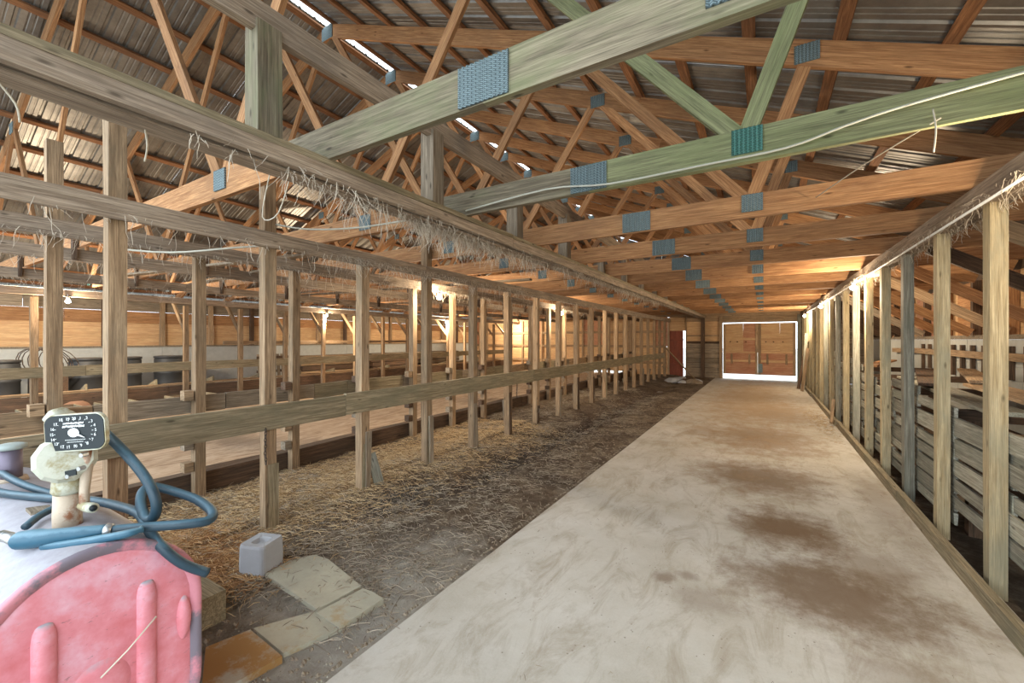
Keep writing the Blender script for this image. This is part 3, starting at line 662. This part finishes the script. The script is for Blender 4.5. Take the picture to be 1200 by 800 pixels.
for (pts, lb) in (([(.68, 2.6, 2.545), (.5, 3.1, 2.56), (.33, 3.8, 2.60)], 'twine stretched between second and third truss chords'),
                  ([(.66, 2.62, 2.60), (.665, 2.60, 2.50), (.66, 2.61, 2.40)], 'frayed twine end hanging from the second truss chord'),
                  ([(-2.5, 1.38, 2.54), (-2.62, 1.40, 2.30), (-2.48, 1.42, 2.31), (-2.3, 1.40, 2.55)], 'loop of twine hanging from the nearest truss chord'),
                  ([(-2.2, .30, 2.43), (-2.2, .35, 2.36), (-2.2, .36, 2.30)], 'pink twine end hanging under the beam at top left'),
                  ([(-2.2, .70, 2.43), (-2.205, .71, 2.36), (-2.2, .70, 2.29)], 'twine end hanging under the long beam left of the tall first post')):
    tag(tube('twine', pts, .0035, 'rope', None, seg=5, sub=4), lb, 'twine')
def chain(p, n):
    vs = []; fs = []
    for i in range(n):
        c = Vector(p)+Vector((.004*math.sin(i*.9), .003*math.cos(i*1.3), -.026*i)); A = i % 2
        ring = [c+Vector(((0 if A else .009*math.cos(a)), (.009*math.cos(a) if A else 0), .018*math.sin(a))) for a in [2*math.pi*k/8 for k in range(9)]]
        v, f = tube(None, ring, .0032, None, seg=5, caps=False); k0 = len(vs); vs += v; fs += [tuple(q+k0 for q in ff) for ff in f]
    return vs, fs
for (yy, n, lb) in ((1.84, 11, 'short rusty chain hanging from the rail at the second post in view'), (5.8, 9, 'short rusty chain hanging from the rail midway down the row')):
    vs, fs = chain((-3.40, yy, .83), n); tag(local('rusty_chain', vs, fs, 'chain'), lb, 'chain')
# ================================================================ FUEL TANK
TX = -1.70; TL = 1.50; TCY = .435; TR = .2635; ZT = .668; ZB = .40
tk = thing('fuel_tank', (TX-TL/2, TCY, 0), 'faded red steel fuel tank with dusty top at lower left', 'fuel tank')
def outline(r, n=20):
    pts = []
    for i in range(n+1): a = math.pi*i/n; pts.append((TCY+r*math.cos(a), ZT+r*math.sin(a)))
    for i in range(n+1): a = math.pi+math.pi*i/n; pts.append((TCY+r*math.cos(a), ZB+r*math.sin(a)))
    return pts
def loft(name, rings, material, cap0=True, cap1=True):
    vs = []; fs = []
    for (x, r) in rings: vs += [(x, y_, z_) for y_, z_ in outline(r)]
    n = len(outline(1))
    for i in range(len(rings)-1):
        for k in range(n): fs.append((i*n+k, i*n+(k+1) % n, (i+1)*n+(k+1) % n, (i+1)*n+k))
    if cap0: fs.append(tuple(range(n))[::-1])
    if cap1: fs.append(tuple((len(rings)-1)*n+k for k in range(n)))
    o = local(name, vs, fs, material, tk, True); return o
o = loft('shell', [(TX-TL, TR-.03), (TX-TL, TR-.006), (TX-TL+.02, TR), (TX-.022, TR), (TX-.02, TR-.002)], 'tank')
loft('rim', [(TX-.02, TR+.001), (TX-.004, TR+.003), (TX+.006, TR-.003), (TX+.003, TR-.016), (TX-.004, TR-.030), (TX-.012, TR-.034)], 'rim', False, False)
loft('end_plate', [(TX-.012, TR-.012), (TX-.010, TR-.02), (TX-.004, TR-.04), (TX-.004, TR-.06)], 'tank', False, True)
def rib(y_, z0, z1, r=.026):
    vs = []; fs = []; n = 10; prof = [(z0, .1), (z0+.012, .7), (z0+.03, 1), (z1-.045, 1), (z1-.02, .82), (z1-.006, .5), (z1, .1)]
    for z_, s in prof:
        for k in range(n+1):
            a = math.pi*k/n; vs.append((TX-.006+.019*s*math.sin(a), y_+r*(.35+.65*s)*math.cos(a), z_))
    for i in range(len(prof)-1):
        for k in range(n): fs.append((i*(n+1)+k, (i+1)*(n+1)+k, (i+1)*(n+1)+k+1, i*(n+1)+k+1))
    fs += [tuple(range(n+1)), tuple(reversed(range((len(prof)-1)*(n+1), len(prof)*(n+1))))]
    return local('stiffening_rib', vs, fs, 'tank', tk, True)
rib(.323, .30, .765); rib(.547, .30, .775)
def dome(cy, cz, ry, rz, dep, name):
    vs = [(TX-.004+dep, cy, cz)]; fs = []; n = 24; pr = [(.35, .96), (.7, .75), (.88, .4), (1, 0)]
    for s, hgt in pr:
        for k in range(n): a = 2*math.pi*k/n; vs.append((TX-.005+dep*hgt, cy+ry*s*math.cos(a), cz+rz*s*math.sin(a)))
    for k in range(n): fs.append((0, 1+k, 1+(k+1) % n))
    for i in range(3):
        for k in range(n): fs.append((1+i*n+k, 1+(i+1)*n+k, 1+(i+1)*n+(k+1) % n, 1+i*n+(k+1) % n))
    return local(name, vs, fs, 'tank', tk, True)
dome(.435, .50, .075, .09, .016, 'pressed_disc'); dome(.648, .60, .022, .075, .018, 'pressed_bump')
tube('scratch_wire', [(TX+.028, .43, .555), (TX+.032, .49, .60), (TX+.034, .56, .665)], .0025, 'rope', tk, seg=5)
for xx in (TX-.18, TX-TL+.2):
    for yy in (TCY-.17, TCY+.17): tube('leg', [(xx, yy, 0), (xx, yy, .30)], .022, 'rim', tk, seg=10)
# vent pipe on the tank
zt_top = ZT+TR
vp = thing('vent_pipe', (-2.85, .44, zt_top), 'short purplish capped pipe standing on the tank at the left edge', 'pipe')
tube('pipe', [(-2.85, .44, zt_top-.03), (-2.85, .44, zt_top+.14)], .036, 'purplepipe', vp, seg=20)
tube('cap', [(-2.85, .44, zt_top+.135), (-2.85, .44, zt_top+.14), (-2.85, .44, zt_top+.155), (-2.85, .44, zt_top+.16)], [.04, .05, .05, .035], 'capgrey', vp, seg=20)
tube('flange', [(-2.85, .44, zt_top-.005), (-2.85, .44, zt_top+.012)], [.055, .05], 'rustpipe', vp, seg=20)
# ================================================================ PUMP WITH METER DIAL
D0 = 1.40; px = D0/F
PB = P(80, 607, D0); PB.z = zt_top-.01
rt = Vector((CS, SN, 0)); tw = Vector((SN, -CS, 0)); upv = Vector((0, 0, 1))
yaw_d = math.radians(-1); rt2 = rt*math.cos(yaw_d)+tw*math.sin(yaw_d)*-1; tw2 = tw*math.cos(yaw_d)+rt*math.sin(yaw_d)
pm = thing('fuel_pump', PB, 'cream and rust hand fuel pump with a black meter dial, standing on the tank', 'fuel pump')
def q(u, v, f=0.0):   # point of the pump read from the picture at the pump's distance, f metres towards the viewer
    return P(u, v, D0-f)
tube('base_pipe', [Vector((PB.x, PB.y, PB.z-.03)), q(79, 604), q(79, 575)], [.036, .036, .034], 'rustpipe', pm, seg=20)
tube('collar', [q(80, 577), q(80, 574), q(81, 562), q(81, 548)], [.036, .042, .041, .034], 'whitepaint', pm, seg=20)
tube('pump_body', [q(77, 537, -.045), q(77, 537, -.04), q(77, 537, .03), q(77, 537, .042), q(77, 537, .044)], [.060, .078, .078, .066, .03], 'whitepaint', pm, seg=12, smooth=False)
for a in range(8):
    c = q(77, 537, .044); r_ = .058; p0 = c+rt*r_*math.cos(a*math.pi/4+.2)+upv*r_*math.sin(a*math.pi/4+.2)
    tube('bolt', [p0-tw*.012, p0+tw*.008], .007, 'chrome', pm, seg=6, smooth=False)
tube('neck', [q(92, 540, -.02), q(95, 520, -.02)], [.03, .035], 'whitepaint', pm, seg=14)
# meter housing (rounded box) + dial
def rrect(w, h, r, n=6, bul=.0):
    pts = []
    for cx, cy, a0 in ((w/2-r, h/2-r, 0), (-w/2+r, h/2-r, 90), (-w/2+r, -h/2+r, 180), (w/2-r, -h/2+r, 270)):
        for k in range(n+1):
            a = math.radians(a0+90*k/n); x_, y_ = cx+r*math.cos(a), cy+r*math.sin(a)
            pts.append((x_+math.copysign(bul*(1-(2*y_/h)**2), x_), y_+math.copysign(bul*(1-(2*x_/w)**2), y_)))
    return pts
DC = q(90, 506, .05); tilt = math.radians(4)
dr = rt2*math.cos(tilt)+upv*math.sin(tilt); du = upv*math.cos(tilt)-rt2*math.sin(tilt); dn = tw2
def plate_stack(name, layers, material, smooth=False):
    vs = []; fs = []
    for off, w, h, r in layers:
        for x_, y_ in rrect(w, h, r, 6, .006): vs.append(DC+dr*x_+du*y_+dn*off)
    n = 28
    for i in range(len(layers)-1):
        for k in range(n): fs.append((i*n+k, i*n+(k+1) % n, (i+1)*n+(k+1) % n, (i+1)*n+k))
    fs.append(tuple(reversed(range(n)))); fs.append(tuple((len(layers)-1)*n+k for k in range(n)))
    return local(name, vs, fs, material, pm, smooth)
DW, DH = .192, .114
plate_stack('meter_housing', [(-.06, DW*.42, DH*.6, .02), (-.05, DW*.55, DH*.72, .02), (-.018, DW*.72, DH*.86, .025), (-.006, DW, DH, .025), (.006, DW, DH, .025)], 'whitepaint')
dp = plate_stack('dial_plate', [(.005, DW-.006, DH-.006, .022), (.008, DW-.007, DH-.007, .022)], 'dialblack')
def text(s, x_, y_, size, shear=0):
    c = bpy.data.curves.new('t', 'FONT'); c.body = s; c.size = size; c.align_x = 'CENTER'; c.align_y = 'CENTER'; c.shear = shear; c.resolution_u = 2; c.extrude = .0004
    o = bpy.data.objects.new('t', c); me = bpy.data.meshes.new_from_object(o); bpy.data.objects.remove(o)
    vs = [DC+dr*(x_+v.co.x)+du*(y_+v.co.y)+dn*(.0088+v.co.z) for v in me.vertices]; fs = [tuple(p.vertices) for p in me.polygons]
    return vs, fs
pos = [(517, 170), (585, 168), (635, 200), (660, 245), (670, 295), (658, 345), (630, 400), (575, 440), (508, 463), (445, 472), (372, 482), (305, 480), (245, 450), (212, 405), (205, 350), (215, 292), (250, 240), (310, 190), (383, 182), (450, 175)]
vs = []; fs = []
for i, (a, b_) in enumerate(pos):
    x_ = (a-440)/8.89*px; y_ = (325-b_)/8.89*px; y_ -= x_*math.tan(tilt)*.9
    v, f = text(str(i+1), x_*.97, y_*.93, .0135); k0 = len(vs); vs += v; fs += [tuple(t+k0 for t in ff) for ff in f]
    v2 = Vector((x_, y_)).normalized(); c2 = Vector((x_*.80, y_*.80))
    k0 = len(vs); pr_ = Vector((-v2.y, v2.x))*.0007
    for pt in (c2-pr_, c2+pr_, c2+v2*.005+pr_, c2+v2*.005-pr_): vs.append(DC+dr*pt.x+du*pt.y+dn*.0092)
    fs.append((k0, k0+1, k0+2, k0+3))
local('dial_numerals', vs, fs, 'white', dp)
vs = []; fs = []      # two lines of slanted lettering above the pointer, too worn to read: uneven strokes; two fine lines below
def stroke(x0, x1, y0, y1, sh=.25):
    k0 = len(vs)
    for a, b_ in ((x0, y0), (x1, y0), (x1+(y1-y0)*sh, y1), (x0+(y1-y0)*sh, y1)): vs.append(DC+dr*a+du*b_+dn*.0092)
    fs.append((k0, k0+1, k0+2, k0+3))
for (yb, hgt, xa, xb) in ((.0265, .0070, -.034, .034), (.0170, .0075, -.037, .036)):
    x_ = xa
    while x_ < xb:
        w = R.choice((.0018, .0032, .0045)); stroke(x_, x_+w, yb+R.choice((0, .0015)), yb+hgt-R.choice((0, .0012))); x_ += w+.0011
for yb, xa, xb in ((-.024, -.03, .036), (-.031, -.024, .028)):
    x_ = xa
    while x_ < xb: stroke(x_, x_+.0016, yb, yb+.0022, 0); x_ += .0027
local('dial_lettering', vs, fs, 'white', dp)
vs = [DC+dn*.013]; fs = []; n = 20
for k in range(n): a = 2*math.pi*k/n; vs.append(DC+dr*.0185*math.cos(a)+du*.0145*math.sin(a)+dn*.0105)
for k in range(n): fs.append((0, 1+k, 1+(k+1) % n))
k0 = len(vs); a = math.radians(-24)
for x_, y_ in ((.012, -.004), (.012, .004), (.041, .0008), (.041, -.0008)): vs.append(DC+dr*(x_*math.cos(a)-y_*math.sin(a))+du*(x_*math.sin(a)+y_*math.cos(a))+dn*.0125)
fs.append((k0, k0+3, k0+2, k0+1)); local('pointer', vs, fs, 'white', pm)
tube('top_cap', [q(72, 492, -.02), q(74, 484, -.02), q(76, 482, -.02)], [.045, .035, .02], 'whitepaint', pm, seg=14)
tube('outlet_pipe', [q(101, 528, .0), q(102, 545, .0), q(99, 575, .01), q(99, 590, .02)], [.017, .016, .013, .013], 'rustpipe', pm, seg=14)
tube('nozzle_rest', [q(95, 592, .02), q(103, 594, .03), q(109, 595, .05)], [.012, .016, .016], 'whitepaint', pm, seg=14)
tube('rest_end', [q(108.8, 595, .050), q(109.6, 595.2, .054)], .010, 'dialblack', pm, seg=12)
bx = [q(72, 553, .045), q(90, 549, .05), q(90.5, 556, .05), q(72.5, 560, .045)]
local('name_plate', bx+[b_+tw*.004 for b_ in bx], [(4, 7, 6, 5), (0, 1, 2, 3), (0, 4, 5, 1), (1, 5, 6, 2), (2, 6, 7, 3), (3, 7, 4, 0)], 'dialblack', pm)
tube('flange_bolt', [q(66, 557, .03), q(66, 557, .045)], .009, 'chrome', pm, seg=6)
# hoses
hs = thing('fuel_hose', P(150, 600, 1.45), 'blue-grey rubber hose looping from the pump over the tank end', 'hose')
tube('hose_run', [P(116, 503, 1.50), P(126, 510, 1.47), P(150, 534, 1.43), P(172, 562, 1.41), P(183, 588, 1.40), P(180, 606, 1.41), P(171, 607, 1.43), P(165, 590, 1.46), P(168, 575, 1.50), P(180, 570, 1.54), P(205, 576, 1.56), P(232, 586, 1.54), P(249, 600, 1.48), P(243, 610, 1.43), P(215, 614, 1.39), P(175, 617, 1.36), P(131, 621, 1.33)], .0155, 'hose', hs, seg=12, sub=5)
tube('hose_run', [P(-30, 568, 1.75), P(0, 577, 1.66), P(50, 583, 1.60), P(105, 586, 1.56), P(140, 593, 1.52), P(163, 602, 1.46), P(174, 620, 1.40), P(190, 641, 1.375), P(214, 660, 1.40), P(243, 671, 1.445)], .0155, 'hose', hs, seg=12, sub=5)
tube('hose_run', [P(-20, 540, 2.0), P(12, 560, 1.75), P(40, 572, 1.68), P(75, 582, 1.64)], .0135, 'hose', hs, seg=12, sub=5)
tube('hose_run', [P(30, 617, 1.36), P(45, 605, 1.42), P(62, 596, 1.47), P(80, 590, 1.52)], .012, 'hose', hs, seg=10, sub=4)
tube('hose_ferrule', [P(124, 621.5, 1.325), P(126, 621.3, 1.325), P(132, 620.8, 1.33)], [.019, .021, .019], 'chrome', hs, seg=14)
nz_ = thing('fuel_nozzle', P(60, 632, 1.29), 'dusty blue hose nozzle lying on the tank top beside the pump', 'nozzle')
tube('grip', [P(16, 634, 1.265), P(22, 633, 1.265), P(40, 631, 1.27), P(58, 629, 1.275), P(70, 627, 1.28), P(100, 624, 1.30), P(124, 621.5, 1.325)], [.012, .026, .028, .024, .021, .020, .019], 'nozzle', nz_, seg=14, sub=3)
tube('spout', [P(-12, 625, 1.29), P(0, 627, 1.28), P(10, 630, 1.27), P(18, 632, 1.265)], [.010, .011, .014, .018], 'chrome', nz_, seg=12)
for k in range(3): tube('spout_ring', [P(1+k*4, 627+k, 1.278), P(2.5+k*4, 627.4+k, 1.277)], .016, 'chrome', nz_, seg=12)
tube('trigger_guard', [P(50, 640, 1.265), P(80, 637.5, 1.27), P(120, 631, 1.285), P(150, 625, 1.30), P(166, 620, 1.33)], [.011, .013, .013, .012, .008], 'nozzle', nz_, seg=10, sub=4)
tag(prism('loose_wedge', [tuple(P(30, 607, 1.52).xy), tuple(P(58, 597, 1.55).xy), tuple(P(62, 601, 1.52).xy), tuple(P(36, 612, 1.48).xy)], zt_top-.02, zt_top+.008, 'grey'), 'small grey wooden wedge on the tank top left of the pump', 'wedge')
# ================================================================ GROUND THINGS, lower left
gb = [G(u, v) for u, v in ((287, 672), (306, 674), (328, 660), (300, 650))]
bc = Vector((sum(p.x for p in gb)/4, sum(p.y for p in gb)/4, 0))
def mineral_block(c, s, hgt, ang):
    vs = []; fs = []
    ca, sa = math.cos(ang), math.sin(ang)
    def rg(sz, z_, ins=0):
        out = []
        for x_, y_ in rrect(sz, sz, .025+ins, 3): out.append((c.x+x_*ca-y_*sa, c.y+x_*sa+y_*ca, z_+R.uniform(-.002, .002)))
        return out
    L_ = [(s*.95, 0), (s, .02), (s*1.0, hgt*.55), (s*.98, hgt-.02), (s*.93, hgt), (s*.5, hgt-.004), (s*.38, hgt-.03)]
    for a, z_ in L_: vs += rg(a, z_)
    n = 16
    for i in range(len(L_)-1):
        for k in range(n): fs.append((i*n+k, i*n+(k+1) % n, (i+1)*n+(k+1) % n, (i+1)*n+k))
    fs += [tuple(reversed(range(n))), tuple((len(L_)-1)*n+k for k in range(n))]
    return local('mineral_block', vs, fs, 'block', None, False)
bk = mineral_block(bc+Vector((.05, -.02, .0)), .195, .205, math.radians(20)); bk.location.z += .0
tag(bk, 'pale grey square block with a hollowed top in front of the second post', 'block')
pav = thing('paving', (-2.0, 1.6, 0), 'old concrete paving pieces set in the dirt right of the tank', 'paving')
def pv(pts, mt, z1=.03): return prism('paver', [tuple(G(u, v, z1).xy) for u, v in pts], -.04, z1, mt, pav, jit=.004)
pv([(311, 672), (340, 656), (368, 650), (384, 655), (424, 686), (372, 714)], 'paver', .028)
pv([(371, 717), (426, 689), (436, 693), (450, 701), (397, 735)], 'paver', .026)
pv([(240, 758), (294, 737), (330, 768), (272, 802), (236, 815)], 'orange_paver', .032)
pv([(297, 735), (368, 716), (396, 737), (332, 766)], 'paver', .018)
sl = box('sleeper_block', -2.92, -2.56, .76, 1.17, -.02, .165, 'rail')
tag(sl, 'short squared wooden block on the ground against the tank', 'block')
# straw litter
def straw_field(name, n, fx, zf, lmin, lmax, material, r=.0016, label=None):
    vs = []; fs = []
    for _ in range(n):
        x_, y_ = fx(); z_ = zf(x_, y_)+R.uniform(.002, .018); L = R.uniform(lmin, lmax); a = R.uniform(0, 2*math.pi); e = R.uniform(-.25, .3)
        d = Vector((math.cos(a), math.sin(a), e*.6)); s = Vector((-math.sin(a), math.cos(a), 0))*r; k0 = len(vs)
        p = Vector((x_, y_, z_)); mid = p+d*L/2+Vector((0, 0, R.uniform(0, .012))); end = p+d*L
        if end.z < zf(end.x, end.y): end.z = zf(end.x, end.y)+.004
        for c_, k in ((p, 1), (mid, 1.2), (end, .6)): vs += [c_+s*k, c_-s*k, c_+Vector((0, 0, r*1.6*k))]
        for i in (0, 3):
            for k in range(3): fs.append((k0+i+k, k0+i+(k+1) % 3, k0+i+3+(k+1) % 3, k0+i+3+k))
    o = local(name, vs, fs, material); tag(o, label, 'straw', kind='stuff'); return o
def golden():
    while True:
        x_ = R.uniform(-4.7, -2.5); y_ = .9+5.6*R.random()**1.3
        if R.random() < math.exp(-((x_+3.9)/.75)**2)*1.1: return x_, y_
def golden2():
    p = G(R.gauss(245, 30), R.gauss(655, 18)); return (p.x, p.y) if -4.7 < p.x < -1.75 else (-2.9, 1.3)
CL = [(R.uniform(-4.5, -1.95), 1.5+11*R.random()**1.5, R.uniform(.08, .35)) for _ in range(170)]
def dull():
    c_ = R.choice(CL)
    return min(-1.78, c_[0]+R.gauss(0, c_[2]*.6)), c_[1]+R.gauss(0, c_[2])
def farst(): return R.uniform(-4.7, -1.9), R.uniform(5, 17)
straw_field('loose_straw', 17000, golden, litter_z, .03, .12, 'straw', label='golden loose straw spread along the stall posts')
straw_field('loose_straw', 4500, golden2, litter_z, .04, .13, 'straw_rust', label='thick golden straw beside the tank and the grey block')
straw_field('loose_straw', 16000, dull, litter_z, .03, .13, 'straw_dark', label='dull trampled straw and stalks over the stall bed')
straw_field('loose_straw', 350, lambda: (R.uniform(-1.6, 1.0), 1.2+10*R.random()), slab_z, .01, .04, 'straw_dark', r=.001, label='few stray stalks scattered on the concrete aisle')
straw_field('loose_straw', 500, lambda: (R.gauss(.92, .1), R.gauss(9.8, .8)), slab_z, .02, .09, 'straw', label='small drift of straw along the right kerb')
def clods(name, n, fx, zf, s0, s1, material, label):
    vs = []; fs = []
    for _ in range(n):
        x_, y_ = fx(); z_ = zf(x_, y_); k0 = len(vs); q_ = R.uniform(s0, s1)
        for a in range(5): vs.append((x_+q_*math.cos(a*1.257+R.uniform(-.3, .3))*R.uniform(.6, 1.2), y_+q_*math.sin(a*1.257)*R.uniform(.6, 1.2), z_-.004))
        vs.append((x_+R.uniform(-.3, .3)*q_, y_, z_+q_*R.uniform(.3, .8)))
        for a in range(5): fs.append((k0+a, k0+(a+1) % 5, k0+5))
        fs.append((k0+4, k0+3, k0+2, k0+1, k0))
    return tag(local(name, vs, fs, material), label, 'debris', kind='stuff')
clods('dirt_clods', 3800, lambda: (max(-4.6, min(-1.74, R.gauss(-2.4, .65))), 1.0+12*R.random()**1.7), litter_z, .004, .022, 'grey', 'crumbs of dirt and dung strewn over the stall bed')
clods('wood_chips', 700, lambda: (R.uniform(-2.6, -1.72), R.uniform(.9, 2.6)), litter_z, .003, .010, 'paver', 'pale chips and grit on the dirt around the paving pieces')
# litter pile by the end of the stall row, leaning pole, tools at right
pile = thing('rubble_heap', (-2.9, 16.3, 0), 'grey heap of rags and rubble at the far end of the stall row', 'heap')
for k in range(9):
    x_, y_ = -3.2+R.uniform(0, 1.1), 16.0+R.uniform(0, 1.4); s = R.uniform(.12, .22)
    vs = []; fs = []
    for i in range(5):
        for j in range(8):
            a = 2*math.pi*j/8; el = math.pi/2*i/4; rr = s*math.cos(el)*R.uniform(.85, 1.15)+.002; vs.append((x_+rr*math.cos(a)*1.4, y_+rr*math.sin(a), s*.8*math.sin(el)))
    for i in range(4):
        for j in range(8): fs.append((i*8+j, i*8+(j+1) % 8, (i+1)*8+(j+1) % 8, (i+1)*8+j))
    fs.append(tuple(32+j for j in range(8))); local('lump', vs, fs, R.choice(('block', 'grey', 'dark')), pile)
tag(board('leaning_pole', G(817, 448)+Vector((0, 0, .03)), P(778, 405, 14.8), .06, .03, 'post', None), 'long pale board leaning diagonally at the far end of the stall row', 'board')
for i, (a, e, lb) in enumerate((((.98, 15.2, .01), (1.14, 15.4, 1.30), 'wooden board leaning by the far doors, in front'), ((1.04, 15.7, .01), (1.14, 15.9, 1.75), 'taller grey pole leaning by the far doors'), ((.93, 15.9, .01), (1.13, 16.2, 1.15), 'short dark board leaning behind the others by the doors'))):
    tag(board('leaning_board', a, e, .08, .03, ('post', 'slatgrey', 'dark')[i], None), lb, 'board', 'boards leaning by the doors')
tag(board('brace_stick', (1.04, 9.4, .06), (1.13, 9.9, .42), .05, .03, 'post', None), 'short stick propped on the kerb far along the right studs', 'stick')
# ================================================================ BEHIND THE FAR STALL ROW
def drum(x, y, label, r=.29, hgt=1.12):
    t = thing('black_drum', (x, y, .02), label, 'drum', 'black drums along the left wall')
    tube('body', [(x, y, .02), (x, y, .04), (x, y, .35), (x, y, .37), (x, y, .39), (x, y, .72), (x, y, .74), (x, y, .76), (x, y, hgt-.05), (x, y, hgt)], [r-.02, r, r, r+.015, r, r, r+.015, r, r, r-.03], 'black', t, seg=20)
    tube('lid', [(x, y, hgt-.02), (x, y, hgt+.03), (x, y, hgt+.035)], [r+.01, r+.01, r-.04], 'black', t, seg=20)
for x_, y_, lb in ((-12.6, 1.15, 'black drum at the left edge of the picture'), (-12.7, 1.8, 'black drum left of the first post pair'), (-12.7, 3.05, 'black drum behind the leftmost lit bulb'), (-12.75, 3.7, 'black drum right of the leftmost lit bulb'), (-12.8, 4.55, 'rightmost black drum along the left wall')): drum(x_, y_, lb)
wc = thing('wire_coil', (-12.5, 2.42, 0), 'coil of dark wire standing between the black drums', 'coil')
for k in range(7):
    r_ = .30+.03*R.random(); c_ = Vector((-12.5+R.uniform(-.1, .1), 2.42+k*.05-.15, 1.22-r_*.2-.1))
    tube('loop', [c_+Vector((r_*math.cos(a)*.5, r_*.8*math.cos(a+.3), r_*math.sin(a))) for a in [2*math.pi*j/16 for j in range(17)]], .009, 'chain', wc, seg=5)
box('stand', -12.8, -12.2, 2.2, 2.65, .02, .82, 'dark', wc)
pt = thing('leaning_pallet', (-13.0, 7.2, 0), 'dark slatted pallet standing on edge among the lumber at the left wall', 'pallet')
for k in range(8): board('slat', (-12.7, 6.75+k*.14, .10), (-12.85, 6.75+k*.14, 1.12), .02, .09, 'grey', pt, up=(0, 1, 0))
for z_ in (.2, .6, 1.02): board('runner', (-12.83, 6.7, z_), (-12.83, 7.8, z_), .06, .08, 'dark', pt)
for s_, (y0_, y1_, nn) in enumerate(((8.0, 10.6, 6), (10.8, 13.4, 6), (13.6, 16.2, 6))):
    for r_ in range(nn):
        for c_ in range(2):
            o = board('stacked_timber', (-12.85-c_*.32+R.uniform(-.03, .03), y0_+R.uniform(0, .12), .10+r_*.17), (-12.85-c_*.32+R.uniform(-.03, .03), y1_-R.uniform(0, .12), .10+r_*.17), .26, .15, R.choice(('dark', 'grey', 'post')), None)
            tag(o, '%s timber in the %s column of the %s low stack along the left wall' % (('lowest', 'second lowest', 'third', 'fourth', 'fifth', 'topmost')[r_], ('front', 'back')[c_], ('first', 'second', 'third')[s_]), 'timber', 'rough timbers in the %s stack' % ('first', 'second', 'third')[s_])
bag = P(88, 480, 8.0)
vs = []; fs = []
for i in range(7):
    for j in range(14):
        a = 2*math.pi*j/14; el = math.pi/2*i/6; rr = .30*math.cos(el)**.7*(1+.05*math.sin(3*a)); vs.append((bag.x+rr*math.cos(a)*.7, bag.y+rr*math.sin(a), .02+.37*math.sin(el)))
for i in range(6):
    for j in range(14): fs.append((i*14+j, i*14+(j+1) % 14, (i+1)*14+(j+1) % 14, (i+1)*14+j))
fs.append(tuple(84+j for j in range(14))); fs.append(tuple(reversed(range(14))))
tag(local('feed_sack', vs, fs, 'sack', None, True), 'slumped brown sack on the alley floor behind the pump', 'sack')
for i, (u, v, w_) in enumerate(((112, 478, .5), (262, 452, .45), (232, 455, .5), (16, 470, .7))):
    p = P(u, v, 8.6); t = thing('wooden_crate', (-10.6, p.y, .02), ('open wooden crate right of the brown sack', 'open wooden crate under the far rail, right one', 'open wooden crate under the far rail, left one', 'open wooden crate at the left picture edge')[i], 'crate', 'crates by the far stall row')
    y_ = p.y
    for z_ in (.12, .30):
        for sx in (-10.85, -10.35): board('slat', (sx, y_-w_/2, z_), (sx, y_+w_/2, z_), .02, .14, 'post', t)
        for sy in (-w_/2, w_/2): board('slat', (-10.85, y_+sy, z_), (-10.35, y_+sy, z_), .02, .14, 'rail', t)
    box('bottom', -10.84, -10.36, y_-w_/2, y_+w_/2, .03, .05, 'dark', t)
